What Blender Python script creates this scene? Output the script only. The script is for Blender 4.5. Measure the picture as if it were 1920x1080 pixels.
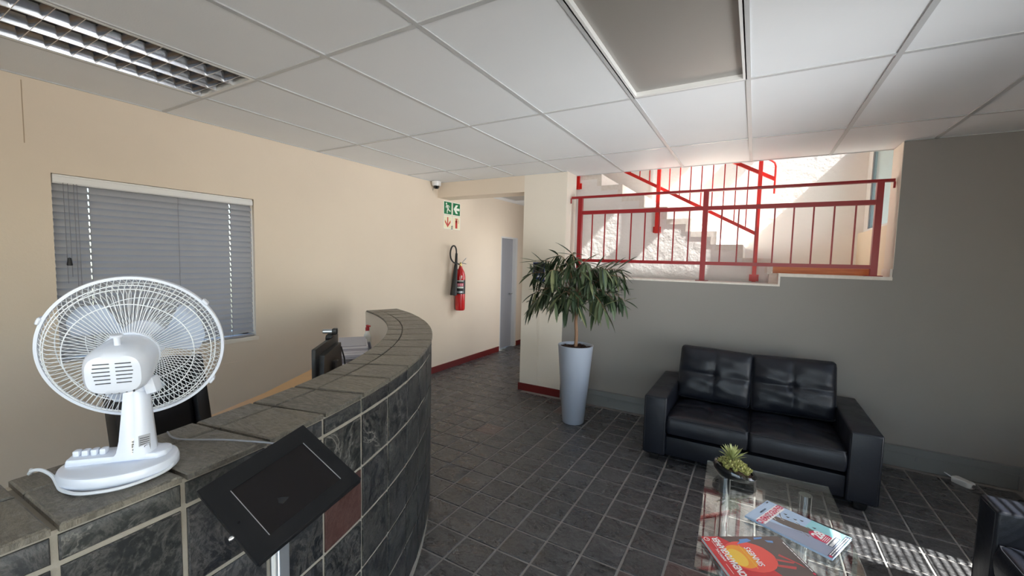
import bpy, bmesh, math, random
from math import sin, cos, pi, radians as rad, sqrt, atan2
from mathutils import Vector as V, Matrix as M, Euler
random.seed(7)
for o in list(bpy.data.objects): bpy.data.objects.remove(o)
SC = bpy.context.scene
COL = SC.collection

# ------------------------------------------------------------ camera
cd = bpy.data.cameras.new('camera'); cam = bpy.data.objects.new('camera', cd); COL.objects.link(cam)
cd.sensor_width = 36; cd.lens = 784.75 / 1920 * 36; cd.shift_y = 0.00103; cd.clip_start = 0.02
rt = V((0.8652, 0.5008, 0.0242)); dn = V((0.0566, -0.0496, -0.9972)); fw = V((-0.4982, 0.8641, -0.0712))
cam.matrix_world = M(((rt.x, -dn.x, -fw.x, 0), (rt.y, -dn.y, -fw.y, 0), (rt.z, -dn.z, -fw.z, 1.553), (0, 0, 0, 1)))
SC.camera = cam

# ------------------------------------------------------------ world, sun, added and assumed lamps, exposure
W = bpy.data.worlds.new('sky'); SC.world = W; W.use_nodes = True
nt = W.node_tree; nt.nodes.clear()
sk = nt.nodes.new('ShaderNodeTexSky'); sk.sky_type = 'NISHITA'; sk.sun_disc = False
sk.sun_elevation = rad(48); sk.sun_rotation = rad(90); sk.air_density = 1.0; sk.dust_density = 1.2; sk.ozone_density = 1.0
bg = nt.nodes.new('ShaderNodeBackground'); bg.inputs[1].default_value = 0.85
wo = nt.nodes.new('ShaderNodeOutputWorld')
nt.links.new(sk.outputs[0], bg.inputs[0]); nt.links.new(bg.outputs[0], wo.inputs[0])
sl = bpy.data.lights.new('sun', 'SUN'); sun = bpy.data.objects.new('sun', sl); COL.objects.link(sun)
sl.energy = 29; sl.angle = rad(0.55); sl.color = (1, 0.98, 0.955)
sun.rotation_euler = V((-1, 0.10, -1.1)).to_track_quat('-Z', 'Y').to_euler(); sun.location = (6, 3, 8)

def area(name, loc, d, sx, sy, e, col=(1, 1, 1), spread=180):
    l = bpy.data.lights.new(name, 'AREA'); l.shape = 'RECTANGLE'; l.size = sx; l.size_y = sy; l.energy = e; l.color = col; l.spread = rad(spread)
    o = bpy.data.objects.new(name, l); COL.objects.link(o); o.location = loc
    o.rotation_euler = V(d).to_track_quat('-Z', 'Y').to_euler(); return o
area('added_rear_lamp', (0.0, -2.55, 1.35), (-0.2, 1, 0.12), 3.0, 2.0, 11, (0.86, 0.93, 1.0), 130)  # added lamp at the assumed rear glazing, on top of the sky light
area('added_side_lamp', (1.74, -0.3, 1.25), (-1, 0.3, 0.25), 2.2, 1.6, 4.5, (0.86, 0.93, 1.0), 150)  # added lamp at the assumed side glazing, brightening the lobby from the right
area('fill_left_wall', (1.74, 2.2, 1.0), (-1, 0.36, 0.34), 1.4, 1.3, 38, (0.95, 0.98, 1.0), 72)  # added fill lamp, aimed at the left wall and ceiling centre
area('assumed_corridor_lamp', (-2.42, 5.5, 1.5), (-1, -0.15, 0), 1.0, 1.3, 14, (0.96, 0.98, 1.0))  # assumed unseen lamp, lights the corridor's left wall from the right
SC.view_settings.view_transform = 'Standard'; SC.view_settings.look = 'None'
SC.view_settings.exposure = 0.0; SC.view_settings.gamma = 1.0; SC.view_settings.use_curve_mapping = False
SC.cycles.use_denoising = True
SC.cycles.max_bounces = 14; SC.cycles.diffuse_bounces = 8; SC.cycles.glossy_bounces = 6; SC.cycles.transparent_max_bounces = 24
SC.cycles.caustics_reflective = False; SC.cycles.caustics_refractive = False
SC.cycles.sample_clamp_indirect = 6.0

# ------------------------------------------------------------ materials
def s2l(c): return tuple(((x / 255) / 12.92 if x / 255 <= .04045 else (((x / 255) + .055) / 1.055) ** 2.4) for x in c)
MATS = {}
class NT:
    def __init__(s, name):
        s.m = bpy.data.materials.new(name); s.m.use_nodes = True; s.t = s.m.node_tree; s.t.nodes.clear()
        s.out = s.n('ShaderNodeOutputMaterial')
    def n(s, ty, **kw):
        x = s.t.nodes.new(ty)
        for k, v in kw.items(): setattr(x, k, v)
        return x
    def l(s, a, b): s.t.links.new(a, b)
    def noise(s, scale, detail=3, rough=.55, vec=None, dist=0.0):
        x = s.n('ShaderNodeTexNoise'); x.inputs['Scale'].default_value = scale; x.inputs['Detail'].default_value = detail
        x.inputs['Roughness'].default_value = rough; x.inputs['Distortion'].default_value = dist
        if vec: s.l(vec, x.inputs['Vector'])
        return x.outputs['Fac']
    def ramp(s, fac, stops):
        r = s.n('ShaderNodeValToRGB'); e = r.color_ramp.elements
        while len(e) < len(stops): e.new(.5)
        for i, (p, c) in enumerate(stops):
            e[i].position = p; e[i].color = (c[0], c[1], c[2], 1) if hasattr(c, '__len__') else (c, c, c, 1)
        s.l(fac, r.inputs[0]); return r.outputs[0]
    def math(s, op, a, b=None):
        x = s.n('ShaderNodeMath', operation=op)
        for i, v in enumerate((a, b)):
            if v is None: continue
            if isinstance(v, (int, float)): x.inputs[i].default_value = v
            else: s.l(v, x.inputs[i])
        return x.outputs[0]
    def mix(s, fac, a, b, mode='MIX'):
        x = s.n('ShaderNodeMix', data_type='RGBA', blend_type=mode)
        for i, v in ((0, fac), (6, a), (7, b)):
            if isinstance(v, (int, float)): x.inputs[i].default_value = v
            elif isinstance(v, tuple): x.inputs[i].default_value = (*v, 1)
            else: s.l(v, x.inputs[i])
        return x.outputs[2]
    def pos(s, sc=(1, 1, 1)):
        g = s.n('ShaderNodeNewGeometry'); mp = s.n('ShaderNodeMapping'); mp.inputs['Scale'].default_value = sc
        s.l(g.outputs['Position'], mp.inputs[0]); return mp.outputs[0]
    def ocoord(s, sc=(1, 1, 1)):
        g = s.n('ShaderNodeTexCoord'); mp = s.n('ShaderNodeMapping'); mp.inputs['Scale'].default_value = sc
        s.l(g.outputs['Object'], mp.inputs[0]); return mp.outputs[0]
    def bump(s, h, strength, dist=.01):
        b = s.n('ShaderNodeBump'); b.inputs['Strength'].default_value = strength; b.inputs['Distance'].default_value = dist
        s.l(h, b.inputs['Height']); return b.outputs[0]
    def bsdf(s, col, rough=.5, metal=0, normal=None, spec=.5, coat=0, emit=None, es=0):
        b = s.n('ShaderNodeBsdfPrincipled')
        for k, v in (('Base Color', col), ('Roughness', rough), ('Metallic', metal)):
            if isinstance(v, (int, float)): b.inputs[k].default_value = v
            elif isinstance(v, tuple): b.inputs[k].default_value = (*v, 1)
            else: s.l(v, b.inputs[k])
        b.inputs['Specular IOR Level'].default_value = spec
        if coat: b.inputs['Coat Weight'].default_value = coat; b.inputs['Coat Roughness'].default_value = .08
        if normal is not None: s.l(normal, b.inputs['Normal'])
        s.l(b.outputs[0], s.out.inputs[0]); return b

def plain(name, col, rough=.5, metal=0, spec=.5, bs=0, bd=.002, bscale=40, var=0.0, coat=0):
    t = NT(name); c = col
    if var:
        f = t.noise(9, 4, .6, t.ocoord()); c = t.mix(f, tuple(x * (1 - var) for x in col), tuple(min(1, x * (1 + var)) for x in col))
    nm = t.bump(t.noise(bscale, 4, .6, t.ocoord()), bs, bd) if bs else None
    t.bsdf(c, rough, metal, nm, spec, coat); MATS[name] = t.m; return t.m

def rnd_tile(t):
    g = t.n('ShaderNodeNewGeometry'); o = t.n('ShaderNodeObjectInfo')
    return t.math('FRACT', t.math('ADD', g.outputs['Random Per Island'], o.outputs['Random']))

def slate(name, stops, streak, rough=(.32, .6), bump=.5, dirsc=(6, 14, 6), light=.0, spec=.5):
    t = NT(name); r = rnd_tile(t)
    p = t.pos(); g = t.n('ShaderNodeMapping'); t.l(p, g.inputs[0])
    cmb = t.n('ShaderNodeCombineXYZ'); t.l(t.math('MULTIPLY', r, 37.0), cmb.inputs[0]); t.l(t.math('MULTIPLY', r, 71.0), cmb.inputs[1]); t.l(t.math('MULTIPLY', r, 13.0), cmb.inputs[2])
    ad = t.n('ShaderNodeVectorMath', operation='ADD'); t.l(g.outputs[0], ad.inputs[0]); t.l(cmb.outputs[0], ad.inputs[1])
    sc = t.n('ShaderNodeVectorMath', operation='MULTIPLY'); t.l(ad.outputs[0], sc.inputs[0]); sc.inputs[1].default_value = dirsc
    n1 = t.noise(1.0, 8, .62, sc.outputs[0], 1.2)
    n2 = t.noise(55, 4, .6, ad.outputs[0])
    base = t.ramp(r, stops)
    c = t.mix(t.ramp(n1, [(.3, .55), (.7, 1.35)]), (0, 0, 0), base, 'MIX')
    c = t.mix(1.0, base, t.ramp(n1, [(.3, .62), (.5, .8), (.62, 1.0), (.75, 1.0)]), 'MULTIPLY')
    ridge = t.ramp(t.noise(2.1, 9, .7, sc.outputs[0], 2.6), [(.46, 0.0), (.54, .5), (.59, .05), (.66, .7), (.74, .1)])
    c = t.mix(t.math('MULTIPLY', ridge, .42), c, streak)
    vein = t.ramp(t.math('ABSOLUTE', t.math('SUBTRACT', t.noise(.55, 6, .6, sc.outputs[0], 2.2), .5)), [(0.0, 1.0), (.012, 0.0)])
    spk = t.ramp(t.noise(2.2, 3, .6, ad.outputs[0]), [(.5, 0.0), (.68, 1.0)])
    c = t.mix(t.math('MULTIPLY', t.math('MULTIPLY', vein, spk), light), c, streak)
    c = t.mix(t.math('MULTIPLY', t.ramp(n2, [(.52, 0.0), (.75, 1.0)]), .25), c, streak)
    h = t.math('ADD', t.math('MULTIPLY', n1, 1.0), t.math('MULTIPLY', n2, .18))
    ro = t.ramp(n1, [(.3, rough[0]), (.7, rough[1])])
    t.bsdf(c, ro, 0, t.bump(h, bump, .012), spec); MATS[name] = t.m; return t.m

slate('slate_floor', [(0, s2l((56, 56, 58))), (.35, s2l((68, 67, 68))), (.7, s2l((52, 53, 56))), (1, s2l((64, 63, 63)))], s2l((150, 148, 148)), (.18, .44), .9, (6, 9, 6), .4, .65)
slate('slate_floor_red', [(0, s2l((92, 72, 70))), (1, s2l((84, 68, 68)))], s2l((150, 138, 134)), (.2, .46), .8, (5, 8, 5), .35, .6)
slate('slate_counter_red', [(0, s2l((84, 56, 52))), (1, s2l((84, 56, 52)))], s2l((120, 96, 90)), (.28, .5), .4, (5, 5, 4), .4)
slate('slate_counter', [(0, s2l((33, 36, 42))), (.3, s2l((42, 45, 48))), (.55, s2l((30, 32, 38))), (.8, s2l((46, 50, 49))), (1, s2l((38, 40, 44)))], s2l((140, 136, 130)), (.28, .5), .6, (5, 5, 4), .8)
slate('slate_counter_top', [(0, s2l((102, 97, 89))), (.5, s2l((114, 108, 97))), (1, s2l((94, 91, 86)))], s2l((176, 168, 152)), (.28, .5), 1.0, (5, 15, 5), .25)
plain('grout_floor', s2l((152, 148, 144)), .85, bs=.4, bscale=120)
plain('grout_counter', s2l((158, 152, 141)), .9, bs=.5, bscale=150, var=.15)
def plaster(name, col, bs, bscale, rough=.75, stain=.06, dist=.004):
    t = NT(name); p = t.pos()
    c = t.mix(t.noise(1.3, 4, .6, p), tuple(x * (1 - stain) for x in col), tuple(min(1, x * (1 + stain * .6)) for x in col))
    t.bsdf(c, rough, 0, t.bump(t.noise(bscale, 5, .6, p), bs, dist), .35); MATS[name] = t.m; return t.m
plaster('cream_paint', s2l((222, 207, 188)), .22, 55)
plaster('pale_paint', s2l((228, 219, 205)), .22, 55)
plaster('grey_paint', s2l((146, 142, 138)), .2, 60, .6)
plaster('stair_plaster', s2l((234, 230, 226)), .6, 16, .8, .05, .01)
plaster('yellow_paint', s2l((230, 216, 194)), .2, 50)
plaster('concrete', s2l((170, 165, 155)), .5, 20)
plain('skirt_red', s2l((104, 30, 28)), .4, var=.12)
plain('skirt_grey', s2l((122, 124, 124)), .5, var=.05)
t = NT('ceiling_tile'); p = t.pos((60, 160, 60)); n = t.noise(1, 3, .6, p)
t.bsdf(t.mix(t.noise(2.2, 3, .5, t.pos()), s2l((230, 233, 236)), s2l((238, 240, 242))), .5, 0, t.bump(n, .25, .002), .5); MATS['ceiling_tile'] = t.m
plain('ceiling_bar', s2l((192, 194, 195)), .3)
plain('wall_crack', s2l((176, 156, 132)), .8)
t = NT('diffuser'); n = t.noise(1, 2, .5, t.pos((140, 140, 140)))
t.bsdf(s2l((150, 146, 140)), .32, 0, t.bump(n, .2, .001), .6); MATS['diffuser'] = t.m
plain('white_metal', s2l((228, 228, 226)), .35)
plain('white_trim', s2l((225, 224, 222)), .3)
plain('louvre_metal', s2l((205, 207, 212)), .16, 1.0)
plain('dark_housing', s2l((60, 62, 66)), .6)  # dark grey of the louvre light housing
plain('blind_grey', s2l((158, 159, 164)), .42, var=.03)
plain('cord_grey', s2l((120, 120, 124)), .7)
plain('fan_plastic', s2l((222, 228, 240)), .24, spec=.5, coat=.2)
plain('fan_wire', s2l((234, 238, 242)), .3)
t = NT('fan_blade'); b = t.bsdf(s2l((222, 231, 246)), .2, 0, None, .5); b.inputs['Alpha'].default_value = .96; MATS['fan_blade'] = t.m
plain('fan_dark', s2l((70, 74, 80)), .6)
plain('sticker_white', s2l((235, 234, 228)), .4); plain('sticker_silver', s2l((170, 174, 180)), .3, .5)
plain('black_plastic', (.009, .009, .010), .45, bs=.1, bscale=200)
plain('black_satin', (.009, .0095, .011), .38, spec=.25); plain('screen_glass', (.006, .005, .006), .06, spec=.35)
plain('aluminium', s2l((205, 210, 216)), .28, .9); plain('chrome', (.85, .86, .87), .06, 1.0)
t = NT('black_leather'); p = t.ocoord(); n = t.noise(260, 3, .6, p); w = t.noise(7, 4, .6, p, .6)
t.bsdf((.009, .0105, .016), t.ramp(w, [(.3, .32), (.7, .46)]), 0, t.bump(t.math('ADD', t.math('MULTIPLY', n, .12), w), .28, .012), .4); MATS['black_leather'] = t.m
plain('leather_piping', (.016, .017, .022), .4)
plain('stitch', (.08, .08, .09), .6)
def paint(name, col, rough=.35): return plain(name, col, rough, bs=.05, bscale=80)
paint('rail_red', s2l((206, 34, 26))); paint('rail_red_backlit', s2l((150, 26, 32)))  # one red paint; the front railing's copy is darkened as backlit
plain('ext_red', s2l((196, 24, 30)), .22, coat=.4); plain('rubber', (.014, .014, .014), .55); plain('brass', s2l((196, 176, 120)), .3, .9)
plain('sign_green', s2l((10, 112, 66)), .35); plain('sign_white', s2l((236, 240, 228)), .4); plain('sign_glow', s2l((232, 226, 192)), .4); plain('sign_red', s2l((190, 40, 26)), .4)
plain('sign_blue', s2l((24, 52, 110)), .4); plain('ink_black', s2l((34, 34, 36)), .5); plain('ink_pink', s2l((232, 60, 110)), .5)
plain('pot_grey', s2l((164, 172, 186)), .28, coat=.5); plain('soil', s2l((70, 48, 38)), .9, bs=.9, bscale=60, bd=.02, var=.4)
plain('bark', s2l((140, 108, 84)), .8, bs=.6, bscale=50, bd=.01, var=.25)
t = NT('leaf'); o = t.n('ShaderNodeObjectInfo'); g = t.n('ShaderNodeNewGeometry')
r = t.math('FRACT', t.math('ADD', o.outputs['Random'], g.outputs['Random Per Island']))
b = t.bsdf(t.ramp(r, [(0, s2l((42, 58, 40))), (.5, s2l((62, 78, 54))), (.85, s2l((88, 100, 72))), (1, s2l((112, 116, 80)))]), .32, 0, None, .5); b.inputs['Subsurface Weight'].default_value = 0; MATS['leaf'] = t.m
t = NT('succulent'); g = t.n('ShaderNodeNewGeometry')
t.bsdf(t.ramp(g.outputs['Random Per Island'], [(0, s2l((128, 130, 70))), (.6, s2l((168, 166, 100))), (1, s2l((150, 142, 96)))]), .5); MATS['succulent'] = t.m
plain('succulent_tip', s2l((172, 178, 118)), .45, var=.2)
plain('gloss_black', (.008, .008, .009), .05, coat=.6)
plain('wood_desk', s2l((206, 160, 104)), .4, bs=.1, bscale=30, var=.1)
t = NT('wood_landing'); w = t.noise(1, 4, .6, t.pos((3, 40, 40)), .5)
t.bsdf(t.ramp(w, [(.3, s2l((186, 96, 48))), (.7, s2l((222, 140, 80)))]), .4); MATS['wood_landing'] = t.m
t = NT('stair_tile'); n = t.noise(30, 4, .6, t.pos())
t.bsdf(t.ramp(n, [(.3, s2l((220, 211, 200))), (.7, s2l((232, 225, 217)))]), .45, 0, t.bump(n, .1, .003), .4); MATS['stair_tile'] = t.m
plain('door_grey', s2l((150, 152, 158)), .45); plain('frame_pale', s2l((206, 206, 206)), .4)
plain('paper', s2l((232, 232, 234)), .7); plain('paper_grey', s2l((190, 190, 198)), .7); plain('red_plastic', s2l((170, 34, 40)), .4)
plain('cable_white', s2l((220, 224, 230)), .4); plain('cable_grey', s2l((150, 152, 158)), .5)
plain('paving', s2l((176, 168, 156)), .9, bs=.2, bscale=8, var=.1)
plain('mag_sky', s2l((176, 198, 222)), .28); plain('mag_cyan', s2l((150, 208, 214)), .28); plain('mag_cloud', s2l((150, 158, 178)), .28)
plain('mag_brown', s2l((104, 92, 84)), .28, bs=.0, var=.2); plain('mag_red', s2l((206, 52, 56)), .25); plain('mag_disc', s2l((238, 84, 74)), .25); plain('mag_orange', s2l((244, 158, 50)), .25)
plain('mag_yellow', s2l((248, 200, 72)), .25); plain('mag_taupe', s2l((98, 84, 80)), .25, var=.12); plain('mag_blue', s2l((104, 150, 204)), .25); plain('mag_rose', s2l((196, 78, 76)), .25)
plain('print_white', s2l((244, 242, 240)), .35); plain('print_crimson', s2l((206, 50, 84)), .35); plain('print_dark', s2l((66, 72, 88)), .35); plain('bird_grey', s2l((70, 72, 80)), .5)
def glass(name, tint, refl=.04):
    t = NT(name); lw = t.n('ShaderNodeLayerWeight'); lw.inputs[0].default_value = .5
    f = t.math('ADD', t.math('MULTIPLY', t.math('POWER', lw.outputs['Facing'], 3.4), .9), refl)
    tr = t.n('ShaderNodeBsdfTransparent'); tr.inputs[0].default_value = (*tint, 1)
    gl = t.n('ShaderNodeBsdfGlossy'); gl.inputs['Roughness'].default_value = .01
    mx = t.n('ShaderNodeMixShader'); t.l(f, mx.inputs[0]); t.l(tr.outputs[0], mx.inputs[1]); t.l(gl.outputs[0], mx.inputs[2]); t.l(mx.outputs[0], t.out.inputs[0])
    MATS[name] = t.m; return t.m
glass('pane_glass', (.97, .985, .98)); glass('table_glass', (.93, .96, .95), .05); glass('glass_edge', (.5, .72, .66), .25); glass('pane_tinted', (.82, .96, 1.0))

# ------------------------------------------------------------ helpers
def add_box(bm, c, s, R=None, bev=0, seg=1):
    r = bmesh.ops.create_cube(bm, size=1); vs = r['verts']
    bmesh.ops.scale(bm, vec=s, verts=vs)
    if bev:
        es = list({e for v in vs for e in v.link_edges})
        b = bmesh.ops.bevel(bm, geom=es, offset=bev, segments=seg, affect='EDGES', profile=.5)
        vs = list({v for f in b['faces'] for v in f.verts} | {v for v in vs if v.is_valid})
    m = M.Translation(c) @ (R.to_4x4() if R else M.Identity(4))
    bmesh.ops.transform(bm, matrix=m, verts=vs); return vs
def bx(bm, x0, x1, y0, y1, z0, z1, bev=0, seg=1):
    return add_box(bm, ((x0 + x1) / 2, (y0 + y1) / 2, (z0 + z1) / 2), (abs(x1 - x0), abs(y1 - y0), abs(z1 - z0)), None, bev, seg)
def frame_of(t):
    t = t.normalized(); a = V((0, 0, 1)) if abs(t.z) < .9 else V((1, 0, 0))
    u = t.cross(a).normalized(); return u, t.cross(u).normalized()
def tube(bm, pts, r, seg=8, closed=False, caps=True):
    pts = [V(p) for p in pts]; n = len(pts); rings = []; u = None
    rs = r if hasattr(r, '__len__') else [r] * n
    for i, p in enumerate(pts):
        a = pts[(i - 1) % n] if (closed or i > 0) else p; b = pts[(i + 1) % n] if (closed or i < n - 1) else p
        t = (b - a)
        if t.length < 1e-9: t = V((0, 0, 1))
        t.normalize()
        if u is None: u, w = frame_of(t)
        else:
            u = (u - t * u.dot(t)); u = u.normalized() if u.length > 1e-6 else frame_of(t)[0]
            w = t.cross(u)
        rings.append([bm.verts.new(p + (u * cos(2 * pi * k / seg) + w * sin(2 * pi * k / seg)) * rs[i]) for k in range(seg)])
    for i in range(n if closed else n - 1):
        A, B = rings[i], rings[(i + 1) % n]
        for k in range(seg): bm.faces.new((A[k], A[(k + 1) % seg], B[(k + 1) % seg], B[k]))
    if caps and not closed: bm.faces.new(rings[0][::-1]); bm.faces.new(rings[-1])
def lathe(bm, prof, seg=32, mat=None, caps=True):
    mat = mat or M.Identity(4); rings = []
    for r, z in prof:
        rings.append([bm.verts.new(mat @ V((r * cos(2 * pi * k / seg), r * sin(2 * pi * k / seg), z))) for k in range(seg)] if r > 1e-6 else [bm.verts.new(mat @ V((0, 0, z)))])
    for A, B in zip(rings, rings[1:]):
        for k in range(seg):
            k2 = (k + 1) % seg
            if len(A) == 1 and len(B) == 1: continue
            if len(A) == 1: bm.faces.new((A[0], B[k2], B[k]))
            elif len(B) == 1: bm.faces.new((A[k], A[k2], B[0]))
            else: bm.faces.new((A[k], A[k2], B[k2], B[k]))
    if caps:
        if len(rings[0]) > 1: bm.faces.new(rings[0][::-1])
        if len(rings[-1]) > 1: bm.faces.new(rings[-1])
def prism(bm, poly, h0, h1, mat=None):
    mat = mat or M.Identity(4)
    a = [bm.verts.new(mat @ V((x, y, h0))) for x, y in poly]; b = [bm.verts.new(mat @ V((x, y, h1))) for x, y in poly]
    bm.faces.new(a[::-1]); bm.faces.new(b); n = len(poly)
    for i in range(n): bm.faces.new((a[i], a[(i + 1) % n], b[(i + 1) % n], b[i]))
def link(name, data, parent=None, mat=None, loc=None, rot=None):
    o = bpy.data.objects.new(name, data); COL.objects.link(o)
    if parent: o.parent = parent
    if loc is not None: o.location = loc
    if rot is not None: o.rotation_euler = rot
    return o
def mesh(name, bm, mat, smooth=True, ang=38):
    bmesh.ops.recalc_face_normals(bm, faces=bm.faces[:])
    me = bpy.data.meshes.new(name); bm.to_mesh(me); bm.free()
    if mat:
        for m_ in (mat if isinstance(mat, (list, tuple)) else [mat]): me.materials.append(MATS[m_])
    if smooth and len(me.polygons):
        me.polygons.foreach_set('use_smooth', [True] * len(me.polygons)); me.set_sharp_from_angle(angle=rad(ang))
    return me
def obj(name, bm, mat, parent=None, loc=None, rot=None, smooth=True, label=None, ang=38):
    o = link(name, mesh(name, bm, mat, smooth, ang), parent, None, loc, rot)
    if label: o['label'] = label
    return o
def tag(o, label, cat, group=None):
    o['label'] = label; o['category'] = cat
    if group: o['group'] = group
    return o
def thing(name, label, cat, loc=(0, 0, 0), rz=0, group=None):
    o = bpy.data.objects.new(name, None); COL.objects.link(o); o.location = loc; o.rotation_euler = (0, 0, rz); o.empty_display_size = .1
    return tag(o, label, cat, group)
def struct(name, bm, mat, label=None, cat=None, smooth=False):
    o = obj(name, bm, mat, smooth=smooth); o['kind'] = 'structure'
    if label: o['label'] = label
    if cat: o['category'] = cat
    return o
def B(): return bmesh.new()
def boxes(*bs):
    bm = B()
    for b in bs: bx(bm, *b)
    return bm
def text(s, size, bold=0.0, ax='CENTER', ay='CENTER'):
    c = bpy.data.curves.new('t', 'FONT'); c.body = s; c.size = size; c.align_x = ax; c.align_y = ay; c.offset = bold; c.resolution_u = 3
    o = bpy.data.objects.new('t', c); COL.objects.link(o); bpy.context.view_layer.update()
    me = bpy.data.meshes.new_from_object(o); bpy.data.objects.remove(o); bpy.data.curves.remove(c); return me
def put_text(name, s, size, mat, parent, mw, bold=0.0, sx=1.0, label=None):
    me = text(s, size, bold); me.transform(M.Diagonal((sx, 1, 1, 1))); me.transform(mw); me.name = name; me.materials.clear(); me.materials.append(MATS[mat])
    o = link(name, me, parent)
    if label: o['label'] = label
    return o
# ------------------------------------------------------------ setting
H = 2.525; XL = -3.656; XR = 1.78; YB = 4.326; YR = -2.6; Y2 = 8.2
# floor slab with slate tiles
floor = struct('floor', boxes((XL - .2, XR, YR, Y2, -.08, -.004)), 'grout_floor', 'dark slate tiled floor with pale grout joints', None)
def tile_mesh(name, w, d, h, k, mat, joint=.005, bev=.003):
    rr = random.Random(k); bm = B()
    def edge():
        pts = []
        cs = [(-1, -1), (1, -1), (1, 1), (-1, 1)]
        for i in range(4):
            a, b = cs[i], cs[(i + 1) % 4]
            for f in (0, .5):
                x = a[0] + (b[0] - a[0]) * f; y = a[1] + (b[1] - a[1]) * f
                pts.append((x * (w / 2 - joint - rr.uniform(0, .0016)), y * (d / 2 - joint - rr.uniform(0, .0016))))
        return pts
    e = edge(); tp = [(x * (1 - bev / w * 2), y * (1 - bev / d * 2)) for x, y in e]
    lo = [bm.verts.new((x, y, -.004)) for x, y in e]; mi = [bm.verts.new((x, y, h - bev * .7)) for x, y in e]
    up = [bm.verts.new((x, y, h + rr.uniform(-.0006, .0008))) for x, y in tp]; c = bm.verts.new((0, 0, h + rr.uniform(-.0006, .001)))
    for i in range(8):
        j = (i + 1) % 8
        bm.faces.new((lo[i], lo[j], mi[j], mi[i])); bm.faces.new((mi[i], mi[j], up[j], up[i])); bm.faces.new((up[i], up[j], c))
    return mesh(name, bm, mat, True, 30)
PX, PY = .2, .2025
ftm = [tile_mesh('tile', PX, PY, .0005, k, 'slate_floor') for k in range(8)]; ftr = tile_mesh('tile', PX, PY, .0005, 3, 'slate_floor_red')
cells = []
camp = V((0, 0, 1.553))
for i in range(-17, 10):
    for j in range(-24, 31):
        x = -.31 + PX * (i + .5); y = 2.03 + PY * (j + .5)
        if x < XL or x > XR - .05 or y < -2.5 or y > 8.1: continue
        if x > -2.36 and y > YB: continue
        p = V((x, y, 0)) - camp; q = (p.dot(rt), p.dot(dn), p.dot(fw)); vis = False
        if q[2] > .2:
            u = q[0] / q[2]; v = q[1] / q[2]; vis = abs(u) < 1.3 and abs(v) < .76
        if math.hypot(x + 3.87, y - .115) < 2.75 and y < 2.9: vis = False
        cells.append((0 if vis else 1, p.length, x, y))
cells.sort()
stuff = B()
for n, (nv, dd, x, y) in enumerate(cells):
    me = ftr if min(math.hypot(x - a, y - b) for a, b in ((-.41, 1.93), (-.21, 1.93), (-.21, 2.13), (-2.01, 3.15), (-1.61, 3.96))) < .09 else ftm[random.randrange(8)]; random.random()
    if n < 290 and nv == 0:
        o = link('tile', me, floor, None, (x, y, random.uniform(-.0004, .0006)), (random.uniform(-.002, .002), random.uniform(-.002, .002), 0))
    else:
        t0 = len(stuff.verts); stuff.from_mesh(me)
        stuff.verts.ensure_lookup_table()
        for v in stuff.verts[t0:]: v.co += V((x, y, 0))
fo = obj('far_tiles', stuff, 'slate_floor', floor, smooth=True); fo['kind'] = 'stuff'

# walls
wl = struct('wall_left', boxes((XL - .2, XL, YR, .811, 0, 2.6), (XL - .2, XL, 1.98, 5.95, 0, 2.6), (XL - .2, XL, .811, 1.98, 0, .84), (XL - .2, XL, .811, 1.98, 2.0, 2.6),
    (XL - .2, XL, 5.95, 6.5, 1.925, 2.6), (XL - .2, XL, 6.5, Y2, 0, 2.6)), 'cream_paint', 'cream painted wall with the blind window and the extinguisher')
obj('access_panel', boxes((XL, XL + .003, 1.655, 1.875, .315, .655)), 'cream_paint', wl)
obj('plaster_joint', boxes((XL - .001, XL + .0015, .712, .716, 2.15, 2.5)), 'wall_crack', wl)
struct('wall_corridor', boxes((-2.36, -2.24, 4.62, 4.95, 0, 2.6), (-2.36, -2.24, 6.15, Y2, 0, 2.6), (-2.36, -2.24, 4.95, 6.15, 2.15, 2.6)), 'cream_paint', 'cream right hand wall of the corridor')  # the doorway gap is assumed, left open beside the corridor lamp
struct('wall_corridor_end', boxes((XL, -2.24, Y2, Y2 + .1, 0, 2.6)), 'cream_paint', 'far end wall of the corridor')
struct('wall_bulkhead', boxes((XL, -2.36, YB, YB + .26, 2.335, 2.6)), 'cream_paint', 'cream bulkhead over the corridor entrance')
wc = struct('wall_column', boxes((-2.36, -1.832, YB, 4.6, 0, 2.6)), 'pale_paint', 'broad cream column between corridor and stair opening')
# moulded access cover on the column
bm = B()
for b in ((-2.139, -2.131, YB - .004, YB, .125, 1.0), (-2.139, -1.86, YB - .004, YB, .12, .128), (-2.123, -2.119, YB - .003, YB, .14, 1.0), (-2.123, -1.86, YB - .003, YB, .136, .14)): bx(bm, *b)
obj('cover_frame', bm, 'pale_paint', wc)
XJ = .94
wb = struct('wall_back', boxes((-1.832, .2, YB, 4.6, 0, 1.372), (.2, XJ, YB, 4.6, 0, 1.458), (XJ, XR, YB, 4.6, 0, 2.6)), 'grey_paint', 'grey painted back wall behind the sofa')
obj('sill', boxes((-1.832, .2, YB - .001, 4.6, 1.372, 1.388), (.2, XJ, YB - .001, 4.6, 1.458, 1.484)), 'stair_tile', wb)
obj('sill_step', boxes((.186, .2, YB - .001, 4.6, 1.388, 1.484)), 'stair_tile', wb)
obj('reveal', boxes((XJ - .004, XJ, YB + .001, 4.6, 1.545, 2.525)), 'pale_paint', wb)
obj('reveal_skirting', boxes((XJ - .016, XJ, YB + .012, 4.6, 1.484, 1.548)), 'stair_tile', wb)
obj('reveal', boxes((-1.832, -1.828, YB + .001, 4.6, 1.388, 2.525)), 'pale_paint', wb)
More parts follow.
